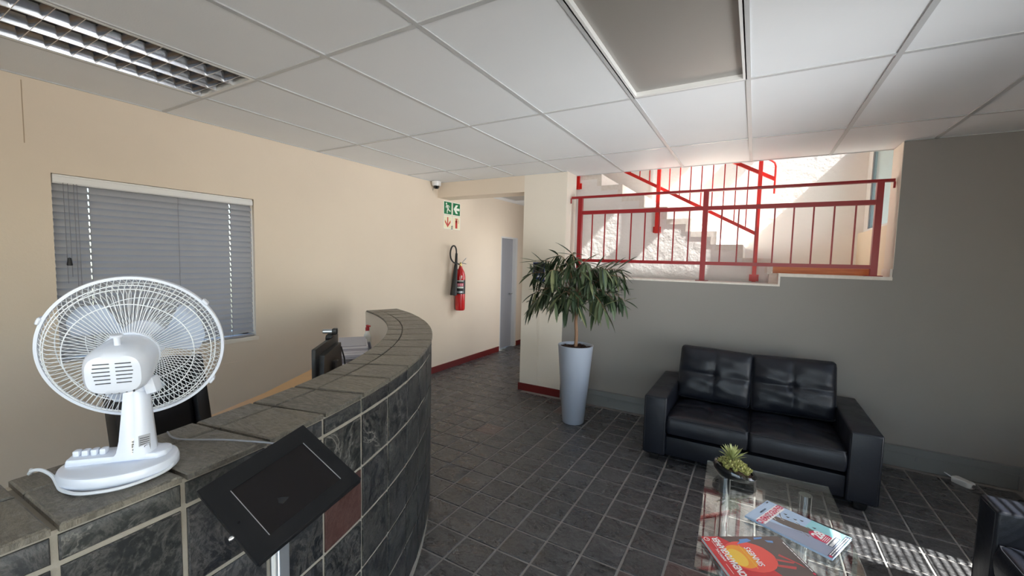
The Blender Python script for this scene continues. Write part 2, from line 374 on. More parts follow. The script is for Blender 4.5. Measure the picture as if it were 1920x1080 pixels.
struct('wall_right', boxes((XR, XR + .2, 3.05, YB + .3, 0, 2.6), (XR, XR + .2, 1.0, 1.5, 0, 2.6), (XR, XR + .2, YR, -1.6, 0, 2.6), (XR, XR + .2, -1.6, 3.05, 0, .3), (XR, XR + .2, -1.6, 3.05, 2.3, 2.6)), 'pale_paint', 'cream right wall with the sunlit blind window')
struct('wall_rear', boxes((XL - .2, -1.6, YR - .2, YR, 0, 2.6), (1.6, XR + .2, YR - .2, YR, 0, 2.6), (-1.6, 1.6, YR - .2, YR, 2.35, 2.6)), 'cream_paint', 'entrance wall behind the viewpoint')
# baseboards
struct('baseboard_left', boxes((XL, XL + .014, 2.6, 5.93, 0, .085), (XL, XL + .014, 6.52, Y2, 0, .085)), 'skirt_red', 'dark red skirting along the left wall')
struct('baseboard_column', boxes((-2.374, -1.82, YB - .014, YB, 0, .085), (-2.374, -2.36, YB, 4.6, 0, .085)), 'skirt_red', 'dark red skirting round the column')
bb = struct('baseboard_back', boxes((-1.82, XR - .06, YB - .036, YB, .004, .165), (-1.82, XR - .06, YB - .042, YB - .036, .105, .115)), 'skirt_grey', 'grey painted skirting trunking behind the sofa')
bx_ = B(); bx(bx_, 1.705, 1.73, YB - .04, YB, .0, .165); obj('end_cap', bx_, 'skirt_grey', bb)
for x in (-1.27, 1.16): obj('socket_notch', boxes((x, x + .012, YB - .04, YB - .036, .07, .1)), 'cord_grey', bb)
struct('baseboard_right', boxes((XR - .014, XR, 2.9, YB, 0, .085)), 'skirt_red', 'dark red skirting along the right wall')

# ceiling grid
ceil = struct('ceiling', boxes((XL - .2, XR + .2, YR, YB, 2.58, 2.62), (-1.832, .94, YB, 4.6, 2.58, 2.62)), 'concrete', 'suspended ceiling of pale tiles in a metal grid')
xs = [XL] + [-.083 + .6 * i for i in range(-5, 4)] + [XR]; ys = [YR] + [2.575 + 1.2 * j for j in range(-4, 2)] + [YB]
pm = {}
def panel(x0, x1, y0, y1):
    k = (round(x1 - x0, 3), round(y1 - y0, 3))
    if k not in pm:
        bm = B(); bx(bm, -k[0] / 2 + .009, k[0] / 2 - .009, -k[1] / 2 + .009, k[1] / 2 - .009, 0, .012, .002); pm[k] = mesh('ceiling_panel', bm, 'ceiling_tile', False)
    link('ceiling_panel', pm[k], ceil, None, ((x0 + x1) / 2, (y0 + y1) / 2, H + .003 + random.uniform(0, .0012)))
for i in range(len(xs) - 1):
    for j in range(len(ys) - 1):
        x0, x1, y0, y1 = xs[i], xs[i + 1], ys[j], ys[j + 1]; cx, cy = (x0 + x1) / 2, (y0 + y1) / 2
        if (abs(cx + 2.783) < .05 and abs(cy - .775) < .05) or (abs(cx + .383) < .05 and abs(cy - 1.975) < .05): continue
        if j == len(ys) - 2 and -1.9 < cx < .9: y1 = 4.6
        panel(x0, x1, y0, y1)
for x in xs[1:-1]:
    obj('grid_runner', boxes((x - .012, x + .012, YR, 4.6 if -1.8 < x < .9 else YB, H - .002, H + .03), ), 'ceiling_bar', ceil, smooth=False)
for y in ys[1:-1]:
    for i in range(len(xs) - 1):
        obj('grid_cross_bar', boxes((xs[i] + .0115, xs[i + 1] - .0115, y - .012, y + .012, H - .001, H + .03)), 'ceiling_bar', ceil, smooth=False)
bm = B()
for b in ((XL, XL + .012, YR, YB, H - .002, H + .01), (XJ, XR, YB - .012, YB, H - .002, H + .01), (XL, -1.832, YB - .012, YB, H - .002, H + .01), (-1.832, XJ, 4.588, 4.6, H - .002, H + .03)): bx(bm, *b)
obj('edge_trim', bm, 'ceiling_bar', ceil, smooth=False)
cc = struct('ceiling_corridor', boxes((XL, -2.24, YB + .26, Y2, 2.515, 2.56)), 'ceiling_tile', 'pale corridor ceiling beyond the bulkhead')
obj('ceiling_hatch', boxes((-3.42, -2.9, 5.38, 5.98, 2.507, 2.516)), 'diffuser', cc)
obj('hatch_frame', boxes((-3.46, -3.42, 5.34, 6.02, 2.503, 2.516), (-2.9, -2.86, 5.34, 6.02, 2.503, 2.516), (-3.42, -2.9, 5.34, 5.38, 2.503, 2.516), (-3.42, -2.9, 5.98, 6.02, 2.503, 2.516)), 'ceiling_bar', cc)
struct('ceiling_slab', boxes((XL - .2, XR + .2, YR - .2, 4.6, 2.64, 2.9), (XL - .2, -2.36, 4.6, Y2 + .1, 2.64, 2.9)), 'concrete', 'concrete floor slab above the lobby')

# stairwell shell
struct('wall_stair_back', boxes((-2.24, 1.2, 5.85, 5.97, 0, 2.64), (-3.7, 1.2, 5.85, 5.97, 2.64, 5.4)), 'stair_plaster', 'sunlit pale plaster wall behind the stairs')
struct('wall_stair_right', boxes((.954, 1.09, 4.6, 5.85, 0, 1.92), (.954, 1.09, 4.6, 4.66, 1.92, 2.95), (.954, 1.09, 3.0, 4.2, 2.6, 5.4), (.954, 1.09, 4.2, 5.85, 4.86, 5.4)), 'yellow_paint', 'yellow painted wall under the stair window')
struct('wall_stair_upper', boxes((-3.7, 1.09, 2.9, 3.0, 2.9, 5.4), (-3.82, -3.7, 2.9, 5.97, 2.9, 5.4)), 'pale_paint', 'upper landing walls above the lobby')
struct('ceiling_stair', boxes((-3.82, 1.2, 2.9, 5.97, 5.4, 5.5)), 'pale_paint', 'ceiling over the stairwell')
obj_ = struct('trim_1', boxes((-1.262, -1.232, 5.826, 5.85, 1.9, 5.4)), 'white_trim', 'thin white conduit on the stair wall')
# stair window
w2 = thing('window_2', 'tall pale framed stair window at the right of the landing', 'window', (1.06, 5.0, 1.92)); w2['kind'] = 'structure'
def wbx(*b): return boxes(*[(x0 - 1.06, x1 - 1.06, y0 - 5.0, y1 - 5.0, z0 - 1.92, z1 - 1.92) for x0, x1, y0, y1, z0, z1 in b])
obj('frame', wbx((.995, 1.05, 5.66, 5.848, 1.922, 2.95), (1.0, 1.04, 5.835, 5.848, 2.95, 4.86), (.995, 1.05, 4.662, 4.69, 1.922, 2.95), (.995, 1.05, 4.69, 5.66, 1.922, 1.955), (.995, 1.05, 4.202, 5.848, 4.80, 4.858), (.995, 1.05, 4.202, 5.848, 2.95, 3.0), (.995, 1.05, 4.202, 4.24, 3.0, 4.80)), 'white_trim', w2)
obj('transom', wbx((.98, 1.06, 4.24, 5.835, 4.02, 4.3)), 'white_trim', w2)
obj('mullion', wbx((1.0, 1.012, 5.64, 5.66, 1.956, 2.95)), 'cord_grey', w2)
obj('pane', wbx((1.014, 1.02, 4.69, 5.66, 1.955, 2.95)), 'pane_tinted', w2)
for a, b in ((3.0, 4.02), (4.3, 4.8)): obj('pane', wbx((1.014, 1.02, 4.24, 5.835, a, b)), 'pane_glass', w2)
struct('trim_2', boxes((1.09, 2.5, 3.6, 6.6, 2.93, 3.06)), 'concrete', 'concrete sun hood outside the stair window')

# staircase
nos = [(.137 - .2445 * k, 1.617 + .1335 * k) for k in range(9)]      # riser x, tread z reached
st = thing('staircase', 'pale tiled staircase rising to the left behind the red railing', 'staircase', (.137, 5.28, 1.484))
def sb(x0, x1, y0, y1, z0, z1): return (x0 - .137, x1 - .137, y0 - 5.28, y1 - 5.28, z0 - 1.484, z1 - 1.484)
SY0, SY1 = 4.73, 5.848
for x, z in nos: obj('step', boxes(sb(x - .2445, x, SY0 + .003, SY1, z - .30, z)), 'stair_tile', st, smooth=False)
# sloping side wall under the steps
poly = [(.14, 0.0)] + [(.14, 1.484)]
for x, z in nos: poly += [(x - .004, z - .1335 - .004), (x - .004, z - .004)]
poly += [(nos[-1][0] - .2445, nos[-1][1] - .004), (nos[-1][0] - .2445, 0.0)]
bm = B(); mt = M(((1, 0, 0, -.137), (0, 0, 1, -5.28), (0, 1, 0, -1.484), (0, 0, 0, 1)))
prism(bm, poly, SY0, SY0 + .09, mt); obj('side_wall', bm, 'stair_plaster', st, smooth=False)
for k, (x, z) in enumerate(nos):
    obj('nosing_tile', boxes(sb(x - .2445, x, SY0 - .0045, SY0, z - .055, z + .002)), 'stair_tile', st, smooth=False)
    obj('riser_tile', boxes(sb(x - .05, x + .002, SY0 - .0045, SY0, z - .1335, z - .055)), 'stair_tile', st, smooth=False)
ld = struct('floor_landing', boxes((.12, .954, 4.602, 5.848, 1.3, 1.482)), 'stair_tile', 'stair landing floor with warm wooden covering')
obj('landing_board', boxes((.15, .87, 4.62, 4.64, 1.482, 1.542)), 'wood_landing', ld)
obj('landing_edge_tile', boxes((.105, .14, 4.60, 4.63, 1.47, 1.54)), 'stair_tile', ld)

# outside world
ex = struct('floor_outside', boxes((XR + .2, 30, -25, 30, -.25, -.1), (-25, XR + .2, -25, YR - .2, -.25, -.1)), 'paving', 'pale paving outside')
struct('ceiling_sun_blocker', boxes((XR + .2, XR + 3.4, YR, 1.25, 2.42, 2.5)), 'concrete', 'added unseen slab blocking the sun over the side glazing')  # out of view, added to keep direct sun off the side glazing

def window(name, label, axis, plane, a0, a1, z0, z1, nv=1, d=.05):
    w = thing(name, label, 'window', (plane, (a0 + a1) / 2, z0) if axis == 'x' else ((a0 + a1) / 2, plane, z0)); w['kind'] = 'structure'
    hw = (a1 - a0) / 2; hh = z1 - z0
    def fb(*bs):
        return boxes(*[((-d / 2, d / 2, a, b, z, zz) if axis == 'x' else (a, b, -d / 2, d / 2, z, zz)) for a, b, z, zz in bs])
    fr = [(-hw, -hw + .05, 0, hh), (hw - .05, hw, 0, hh), (-hw, hw, 0, .05), (-hw, hw, hh - .05, hh)]
    obj('frame', fb(*fr), 'white_trim', w, smooth=False)
    st_ = (2 * hw - .1) / nv
    for k in range(nv):
        a = -hw + .05 + k * st_
        if k: obj('mullion', fb((a - .02, a + .02, .05, hh - .05)), 'white_trim', w, smooth=False)
        g = (-.003, .003, a + .02 * (k > 0), a + st_ - .02 * (k < nv - 1), .05, hh - .05)
        obj('pane', boxes(g if axis == 'x' else (g[2], g[3], g[0], g[1], g[4], g[5])), 'pane_glass', w, smooth=False)
    return w
window('window_1', 'window behind the closed grey blind', 'x', XL - .15, .811, 1.98, .84, 2.0, 1)
window('window_3', 'right hand window behind the tilted blind', 'x', XR + .14, 1.5, 3.05, .3, 2.3, 1)
window('window_side_assumed', 'assumed wide side glazing near the viewpoint', 'x', XR + .1, -1.6, 1.0, .3, 2.3, 2)  # out of view, assumed so sky light enters from the right
window('window_rear_assumed', 'assumed glazed shopfront behind the viewpoint', 'y', YR - .1, -1.6, 1.6, 0, 2.35, 3)  # out of view, assumed as the light source at the rear
# recess of the left window
wrc = struct('trim_3', boxes((XL - .12, XL, .811, 1.98, .84, .846)), 'pale_paint', 'painted sill of the blind window')
obj('sill_nosing', boxes((XL - .02, XL + .012, 1.7, 1.995, .815, .845)), 'pale_paint', wrc)

# corridor door
dr = thing('door_1', 'grey flush door recessed in the corridor wall', 'door', (XL - .06, 6.22, 0)); dr['kind'] = 'structure'
obj('leaf', boxes((-.04, 0, -.27, .22, .01, 1.91)), 'door_grey', dr)
obj('door_frame', boxes((-.06, .062, .215, .28, 0, 1.925), (-.06, .062, -.27, -.25, 0, 1.925), (-.06, .062, -.25, .215, 1.9, 1.925)), 'frame_pale', dr)
bm = B(); tube(bm, [(.0, .17, .95), (.035, .17, .95), (.035, .09, .95)], .008); obj('handle', bm, 'aluminium', dr)
# ------------------------------------------------------------ reception counter
CC = V((-3.87, .115)); RO = 2.85; RI = 2.585; ZT = 1.078
def pol(r, a): return CC.x + r * cos(a), CC.y + r * sin(a)
A0, DA, NA0, NA1 = 1.85, 3.9, -6, 17
ct = thing('reception_counter', 'curved reception counter clad in dark slate tiles', 'counter', (CC.x, CC.y, 0))
amin = rad(A0 + DA * NA0); amax = rad(A0 + DA * NA1)
def sector(bm, r0, r1, a0, a1, z0, z1, n):
    P = []
    for k in range(n + 1):
        a = a0 + (a1 - a0) * k / n; c, s = cos(a), sin(a)
        P.append([bm.verts.new((r * c, r * s, z)) for r, z in ((r0, z0), (r1, z0), (r1, z1), (r0, z1))])
    for A, C in zip(P, P[1:]):
        for i in range(4): bm.faces.new((A[i], A[(i + 1) % 4], C[(i + 1) % 4], C[i]))
    bm.faces.new(P[0][::-1]); bm.faces.new(P[-1])
bm = B(); sector(bm, RI + .02, RO - .001, amin, amax - .001, 0, ZT - .012, 46); obj('core', bm, 'grout_counter', ct)
bm = B(); sector(bm, RI, RI + .02, amin, amax, 0, ZT - .012, 46); obj('inner_face', bm, 'pale_paint', ct)
bm = B(); sector(bm, RI, RO - .004, amax - .001, amax + .012, 0, ZT - .012, 1); obj('end_face', bm, 'pale_paint', ct)
rows = [(.058, .25), (.25, .44), (.44, .6275), (.6275, .8155), (.8155, 1.004), (1.004, 1.062)]
def front_tile(k, h):
    rr = random.Random(k * 7 + int(h * 1000)); bm = B(); w = RO * rad(DA); j = .0058
    x0, x1 = -w / 2 + j + rr.uniform(-.001, .001), w / 2 - j + rr.uniform(-.001, .001); z0, z1 = -h / 2 + j, h / 2 - j
    o = [(x0, z0), (0, z0 + rr.uniform(-.001, .001)), (x1, z0 + rr.uniform(-.001, .001)), (x1, 0), (x1 + rr.uniform(-.001, .001), z1), (0, z1 + rr.uniform(-.0015, .0015)), (x0, z1), (x0, 0)]
    lo = [bm.verts.new((-.012, x, z)) for x, z in o]; mi = [bm.verts.new((.0035, x, z)) for x, z in o]
    up = [bm.verts.new((.005 + rr.uniform(-.001, .001), x * .975, z * (1 - .006 / h))) for x, z in o]; c = bm.verts.new((.0055 + rr.uniform(-.0012, .0018), 0, 0))
    for i in range(8):
        q = (i + 1) % 8
        bm.faces.new((lo[i], lo[q], mi[q], mi[i])); bm.faces.new((mi[i], mi[q], up[q], up[i])); bm.faces.new((up[i], up[q], c))
    return mesh('front_tile', bm, 'slate_counter', True, 30)
fm = {h: [front_tile(k, h) for k in range(5)] for h in {round(b - a, 4) for a, b in rows}}
red_tile = fm[.188][0].copy(); red_tile.materials.clear(); red_tile.materials.append(MATS['slate_counter_red'])
for c in range(NA0, NA1):
    a = rad(A0 + DA * (c + .5)); rm = RO * cos(rad(DA / 2))
    for a0, b0 in rows:
        o = link('front_tile', red_tile if (c == 3 and a0 == .6275) else random.choice(fm[round(b0 - a0, 4)]), ct, None, (rm * cos(a), rm * sin(a), (a0 + b0) / 2), (0, random.uniform(-.004, .004), a + random.uniform(-.003, .003)))
def top_tile(k, r0, r1):
    rr = random.Random(k * 3 + int(r0 * 100)); bm = B(); h = rad(DA / 2); j = .0028
    def ring(ins, z, jz): 
        pts = []
        for r, sg in ((r0, -1), (r1, -1), (r1, 0), (r1, 1), (r0, 1), (r0, 0)):
            r_ = r + (ins if r == r0 else -ins); a = sg * (h - (j + ins) / r)
            pts.append(bm.verts.new((r_ * cos(a), r_ * sin(a), z + rr.uniform(-jz, jz))))
        return pts
    lo = ring(.0025, -.014, 0); mi = ring(.0025, -.003, .0005); up = ring(.006, 0, .0012); c = bm.verts.new(((r0 + r1) / 2, 0, rr.uniform(-.0005, .0015)))
    for i in range(6):
        q = (i + 1) % 6
        bm.faces.new((lo[i], lo[q], mi[q], mi[i])); bm.faces.new((mi[i], mi[q], up[q], up[i])); bm.faces.new((up[i], up[q], c))
    return mesh('top_tile', bm, 'slate_counter_top', True, 30)
RM = RI + .088
t1 = [top_tile(k, RM, RO + .012) for k in range(5)]; t2 = [top_tile(k, RI - .008, RM) for k in range(5)]
for c in range(NA0, NA1):
    a = rad(A0 + DA * (c + .5))
    link('top_tile', random.choice(t1), ct, None, (0, 0, ZT), (0, 0, a)); link('top_tile', random.choice(t2), ct, None, (0, 0, ZT), (0, 0, a))

# desk behind the counter
dk = thing('reception_desk', 'light wooden desk top behind the curved counter', 'desk', (CC.x, CC.y, 0))
ia = [(-18, 2.42), (0, 2.42), (20, 2.4), (25, 2.3), (28, 1.9), (31, 1.77), (43, 1.88), (57, 2.08), (62, 2.12)]
bm = B(); poly = []
for a, r in ia: poly.append((r * cos(rad(a)), r * sin(rad(a))))
for k in range(17): a = 62 - 80 * k / 16; poly.append((2.575 * cos(rad(a)), 2.575 * sin(rad(a))))
prism(bm, poly, .692, .72); obj('desk_top', bm, 'wood_desk', dk, smooth=False)
for a, r in ((-14, 2.42), (33, 1.85), (59, 2.12)):
    bm = B(); add_box(bm, (0, 0, 0), (2.5 - r, .025, .69), M.Rotation(rad(a), 3, 'Z')); bmesh.ops.translate(bm, vec=(((r + 2.5) / 2) * cos(rad(a)), ((r + 2.5) / 2) * sin(rad(a)), .346), verts=bm.verts)
    obj('side_panel', bm, 'wood_desk', dk, smooth=False)

# monitor turned away on the desk
def rz3(a): return M.Rotation(a, 3, 'Z')
ma = atan2(.321, -.264)                     # along the top edge of the screen
mo = thing('monitor', 'black computer monitor seen edge on behind the counter', 'monitor', (-1.845, 1.345, .72), ma)
bm = B(); bx(bm, -.21, .21, -.004, .014, .1, .4, .004, 2); obj('bezel', bm, 'black_plastic', mo)
bm = B(); bx(bm, -.2, .2, .0135, .0155, .11, .39); obj('screen', bm, 'screen_glass', mo)
bm = B()
prism(bm, [(-.17, .13), (.17, .13), (.19, .2), (.16, .36), (-.16, .36), (-.19, .2)], .004, .03, M(((1, 0, 0, 0), (0, 0, -1, 0), (0, 1, 0, 0), (0, 0, 0, 1)))); obj('rear_shell', bm, 'black_plastic', mo, smooth=False)
bm = B(); bx(bm, -.03, .03, -.05, -.02, 0, .3, .006); bx(bm, -.1, .1, -.09, .09, 0, .012, .004); obj('stand', bm, 'black_plastic', mo)
bm = B(); tube(bm, [(.14, -.035, .34), (.15, -.05, .27), (.13, -.06, .2), (.15, -.05, .1)], .004, 6); obj('cable', bm, 'rubber', mo)
wcam = thing('webcam', 'small silver webcam clipped on top of the black monitor', 'webcam', (-1.845, 1.345, 1.12), ma)
bm = B(); bx(bm, .045, .115, -.012, .02, .0005, .02, .004); bx(bm, .05, .11, .016, .022, -.02, .01, .002); obj('clip', bm, 'black_plastic', wcam)
bm = B(); lathe(bm, [(.0, -.03), (.012, -.03), (.013, -.026), (.013, .022), (0, .022)], 20, M.Translation((.08, .01, .033)) @ M.Rotation(pi / 2, 4, 'X')); obj('body', bm, 'aluminium', wcam)
bm = B(); bx(bm, .062, .098, -.03, -.006, .018, .05, .006, 2); obj('rear_cap', bm, 'black_plastic', wcam)

# office chair
oc = thing('office_chair', 'black padded office chair with reclined back behind the fan', 'chair', (-2.04, .728, 0), rad(4))
bm = B()
Rb = M.Rotation(rad(-12), 3, 'Y')
add_box(bm, (0, -.005, .86), (.07, .235, .52), Rb, .03, 3); obj('backrest', bm, 'black_satin', oc)
for y_, w_ in ((.132, .05), (-.142, .036)):
    bm = B(); add_box(bm, (.012, y_, .86), (.09, w_, .5), Rb, .012, 2); obj('side_bolster', bm, 'black_plastic', oc)
bm = B(); bx(bm, .02, .40, -.2, .2, .42, .5, .03, 3); obj('seat', bm, 'black_satin', oc)
bm = B(); tube(bm, [(.24, 0, .06), (.24, 0, .42)], .028, 12); tube(bm, [(.2, 0, .4), (.02, 0, .42), (.0, 0, .65)], .018, 8); obj('column', bm, 'black_plastic', oc)
for k in range(5):
    a = 2 * pi * k / 5; bm = B(); tube(bm, [(.24, 0, .09), (.24 + .27 * cos(a), .27 * sin(a), .07)], [.025, .016], 8); obj('leg', bm, 'black_plastic', oc)
    bm = B(); lathe(bm, [(0, -.014), (.026, -.014), (.028, 0), (.026, .014), (0, .014)], 14, M.Translation((.24 + .27 * cos(a), .27 * sin(a), .028)) @ M.Rotation(pi / 2, 4, 'X')); bmesh.ops.translate(bm, vec=(0, 0, .0), verts=bm.verts); tube(bm, [(.24 + .27 * cos(a), .27 * sin(a), .03), (.24 + .27 * cos(a), .27 * sin(a), .075)], .008, 6); obj('castor', bm, 'rubber', oc)

# letter tray with papers, bottle
ta = rad(52)
tr = thing('letter_tray', 'stacked grey letter trays holding papers at the end of the desk', 'tray', (-2.52, 2.05, .72), ta)
for k in range(2):
    z = .012 + k * .1
    bm = B(); bx(bm, -.13, .13, -.17, .17, z, z + .004); bx(bm, -.13, -.127, -.17, .17, z, z + .05); bx(bm, .127, .13, -.17, .17, z, z + .05); bx(bm, -.13, .13, .167, .17, z, z + .05)
    for x in (-.125, .125):
        for y in (-.16, .16): bx(bm, x - .004, x + .004, y - .004, y + .004, z - .012 if k == 0 else z - .1, z + .05)
    obj('tray', bm, 'paper_grey', tr, smooth=False)
def paper_stack(nm, lab, x, y, z, h, w, d, rz, mat, grp=None, n=5):
    t = thing(nm, lab, 'papers', (x, y, z), rz)
    for k in range(n):
        bm = B(); rr = random.uniform(-.03, .03); add_box(bm, (random.uniform(-.004, .004), random.uniform(-.006, .006), h * (k + .5) / n), (w, d, h / n * .9), rz3(rr)); obj('sheet_bundle', bm, mat if k % 3 else 'paper_grey', t, smooth=False)
    return t
paper_stack('papers', 'thick stack of white papers in the upper letter tray', -2.52, 2.05, .8365, .075, .2, .28, ta, 'paper')
paper_stack('papers', 'pale paper bundle in the lower letter tray', -2.52, 2.05, .7365, .06, .2, .28, ta, 'paper')
bm = B(); add_box(bm, (0, 0, 0), (.19, .29, .006), rz3(.06)); bmesh.ops.translate(bm, vec=(0, 0, .003), verts=bm.verts)
for v in bm.verts:
    if v.co.y > .1: v.co.z += .01
fo = obj('plastic_folder', bm, 'paper_grey', None, (-2.525, 2.05, .9125), (0, 0, ta - .08)); tag(fo, 'clear folder lying on top of the white papers', 'folder')
rf = obj('red_folder', boxes((-.1, .1, -.13, .13, 0, .012)), 'red_plastic', None, (-2.28, 1.8, .72), (0, 0, ta - .2), smooth=False); tag(rf, 'red folder lying on the desk beside the letter trays', 'folder')
bo = thing('bottle', 'small red and white bottle behind the letter trays', 'bottle', (-2.63, 2.28, .72))
bm = B(); lathe(bm, [(0, 0), (.026, 0), (.028, .01), (.028, .2), (.014, .235), (.014, .24), (0, .24)], 20); obj('body', bm, 'sticker_white', bo)
bm = B(); lathe(bm, [(.0, .24), (.015, .24), (.015, .265), (.009, .27), (.009, .285), (0, .285)], 16); bx(bm, -.01, .03, -.008, .008, .272, .284, .002); obj('cap', bm, 'red_plastic', bo)

# ------------------------------------------------------------ fan
fan = thing('desk_fan', 'white oscillating desk fan seen from behind on the counter', 'fan', (-1.145, .345, ZT + .002))
FL = V((-1.145, .345, ZT + .002))
C0 = V((-1.211, .391, 1.332)) - FL; n = V((-.842, .517, .15)).normalized()
u = V((-n.y, n.x, 0)).normalized(); u = u if u.dot(V((.865, .5, 0))) > 0 else -u; v = n.cross(u) if n.cross(u).z > 0 else u.cross(n)
HM = M(((u.x, v.x, n.x, C0.x), (u.y, v.y, n.y, C0.y), (u.z, v.z, n.z, C0.z), (0, 0, 0, 1)))   # local x right, y up, z blow direction
def hp(r, a, t): return HM @ V((r * cos(a), r * sin(a), t))
RR = .163
def rear_prof(f):   # f 0..1 from plate to rim
    r = .05 + (RR - .003 - .05) * f; return r, -.046 + .006 * f + .04 * max(0, (f - .72) / .28) ** 1.6
def front_prof(f):
    r = .045 + (RR - .003 - .045) * f; return r, .058 - .004 * f - .054 * max(0, (f - .6) / .4) ** 1.8
bm = B()
NW = 90
for k in range(NW):
    a = 2 * pi * k / NW
    tube(bm, [hp(rear_prof(f)[0], a, rear_prof(f)[1]) for f in (0, .3, .6, .75, .85, .93, 1)], .00075, 4, caps=False)
for f in (.56, .84, .9): tube(bm, [hp(rear_prof(f)[0], 2 * pi * k / 64, rear_prof(f)[1] + .0012) for k in range(64)], .0011, 5, True)
obj('rear_grille', bm, 'fan_wire', fan)
bm = B()
for k in range(NW):
    a = 2 * pi * k / NW
    tube(bm, [hp(front_prof(f)[0], a + .32 * (1 - f) ** 1.0 - .1 * sin(f * pi), front_prof(f)[1]) for f in (0, .2, .4, .6, .75, .88, 1)], .0007, 4, caps=False)
for f in (.5, .86): tube(bm, [hp(front_prof(f)[0], 2 * pi * k / 64, front_prof(f)[1] - .001) for k in range(64)], .0011, 5, True)
obj('front_grille', bm, 'fan_wire', fan)
bm = B(); lathe(bm, [(.0, .052), (.046, .052), (.047, .058), (.03, .062), (0, .063)], 36, HM); obj('front_badge', bm, 'fan_plastic', fan)
bm = B()
prof = [(RR - .004, -.006), (RR + .002, -.006), (RR + .003, 0), (RR + .002, .006), (RR - .004, .006)]
rings = [[bm.verts.new(hp(r, 2 * pi * k / 96, t)) for r, t in prof] for k in range(96)]
for k in range(96):
    A, D = rings[k], rings[(k + 1) % 96]
    for i in range(5): bm.faces.new((A[i], A[(i + 1) % 5], D[(i + 1) % 5], D[i]))
obj('rim_band', bm, 'fan_plastic', fan)
for a in (38, 155, 262, 325):
    bm = B(); a = rad(a); add_box(bm, hp(RR + .004, a, 0), (.007, .016, .018), HM.to_3x3() @ rz3(a), .002); obj('rim_clip', bm, 'fan_plastic', fan)
bm = B(); lathe(bm, [(.0, -.048), (.05, -.048), (.0515, -.044), (.05, -.04), (0, -.04)], 48, HM); obj('motor_plate', bm, 'fan_plastic', fan)
# blades
for k in range(3):
    bm = B(); ac = rad((8, 128, 248)[k]); G = []
    NR, NC = 9, 9
    for i in range(NR):
        f = i / (NR - 1); row = []
        r = .02 + .112 * f
        half = .12 + .36 * sin(min(1, f * 1.15) * pi * .5) * (1 if f < .8 else sqrt(max(.0, 1 - ((f - .8) / .2) ** 2)) * .62 + .38)
        for j in range(NC):
            s = -1 + 2 * j / (NC - 1); a = ac + s * half + .3 * f
            row.append(bm.verts.new(hp(r, a, .005 + .020 * s * (.6 + .5 * f) + .006 * s * s)))
        G.append(row)
    for i in range(NR - 1):
        for j in range(NC - 1): bm.faces.new((G[i][j], G[i][j + 1], G[i + 1][j + 1], G[i + 1][j]))
    bmesh.ops.solidify(bm, geom=bm.faces[:], thickness=.0016)
    obj('blade', bm, 'fan_blade', fan, ang=60)
bm = B(); lathe(bm, [(0, -.02), (.024, -.02), (.026, .0), (.025, .03), (.015, .036), (0, .036)], 32, HM); obj('blade_hub', bm, 'fan_plastic', fan)
# motor housing
bm = B()
sec = [(-.044, .049, .048, 2.1), (-.075, .052, .050, 2.3), (-.105, .0535, .0505, 2.5), (-.13, .052, .049, 2.8), (-.146, .048, .045, 3.0), (-.155, .042, .039, 3.2), (-.158, .032, .030, 3.2)]
rg = []
for t, a, b, e in sec:
    rg.append([bm.verts.new(HM @ V((a * abs(cos(q)) ** (2 / e) * (1 if cos(q) >= 0 else -1), b * abs(sin(q)) ** (2 / e) * (1 if sin(q) >= 0 else -1) - .002, t))) for q in [2 * pi * k / 40 for k in range(40)]])
for A, D in zip(rg, rg[1:]):
    for k in range(40): bm.faces.new((A[k], A[(k + 1) % 40], D[(k + 1) % 40], D[k]))
bm.faces.new(rg[-1]); bm.faces.new(rg[0][::-1])
hs = obj('motor_housing', bm, 'fan_plastic', fan)
for r_ in range(6):
    for s in (-1, 1):
        y = .024 - r_ * .0080; w = .027 - .0012 * abs(r_ - 2); bm = B()
        add_box(bm, HM @ V((s * (.004 + w / 2), y - .002, -.1578 if r_ < 6 else 0)), (w, .0024, .002), HM.to_3x3(), .0008); obj('vent_slot', bm, 'fan_dark', hs)
for k in range(6):
    bm = B(); add_box(bm, HM @ V((-.028 + .0112 * k, -.0395, -.1535)), (.0035, .006, .003), HM.to_3x3(), .001); obj('vent_slot', bm, 'fan_dark', hs)
bm = B(); Mk = HM @ M.Translation((.0, .03, -.118)) @ M.Rotation(-pi / 2, 4, 'X')
lathe(bm, [(.0055, 0), (.0055, .034), (.0105, .0345), (.011, .037), (.009, .039), (0, .0395)], 20, Mk); obj('oscillation_knob', bm, 'fan_plastic', fan)
# column and base, front direction F
F = V((-.66, -.75, 0)).normalized(); S = V((-F.y, F.x, 0)); S = S if S.dot(V((.9, -.3, 0))) > 0 else -S
def fb(f, s, z): return F * f + S * s + V((0, 0, z))
bm = B(); Ln = []
bc = .0
def ell(k, n, a, b): q = 2 * pi * k / n; return a * cos(q), b * sin(q)
for z, sc in ((0, .97), (.004, 1.0), (.018, 1.0), (.024, .975), (.026, .93)):
    Ln.append([bm.verts.new(fb(.010 + ell(k, 56, .100 * sc, .084 * sc)[0], ell(k, 56, .100 * sc, .084 * sc)[1], z)) for k in range(56)])
for A, D in zip(Ln, Ln[1:]):
    for k in range(56): bm.faces.new((A[k], A[(k + 1) % 56], D[(k + 1) % 56], D[k]))
bm.faces.new(Ln[0][::-1]); bm.faces.new(Ln[-1]); obj('base', bm, 'fan_plastic', fan)
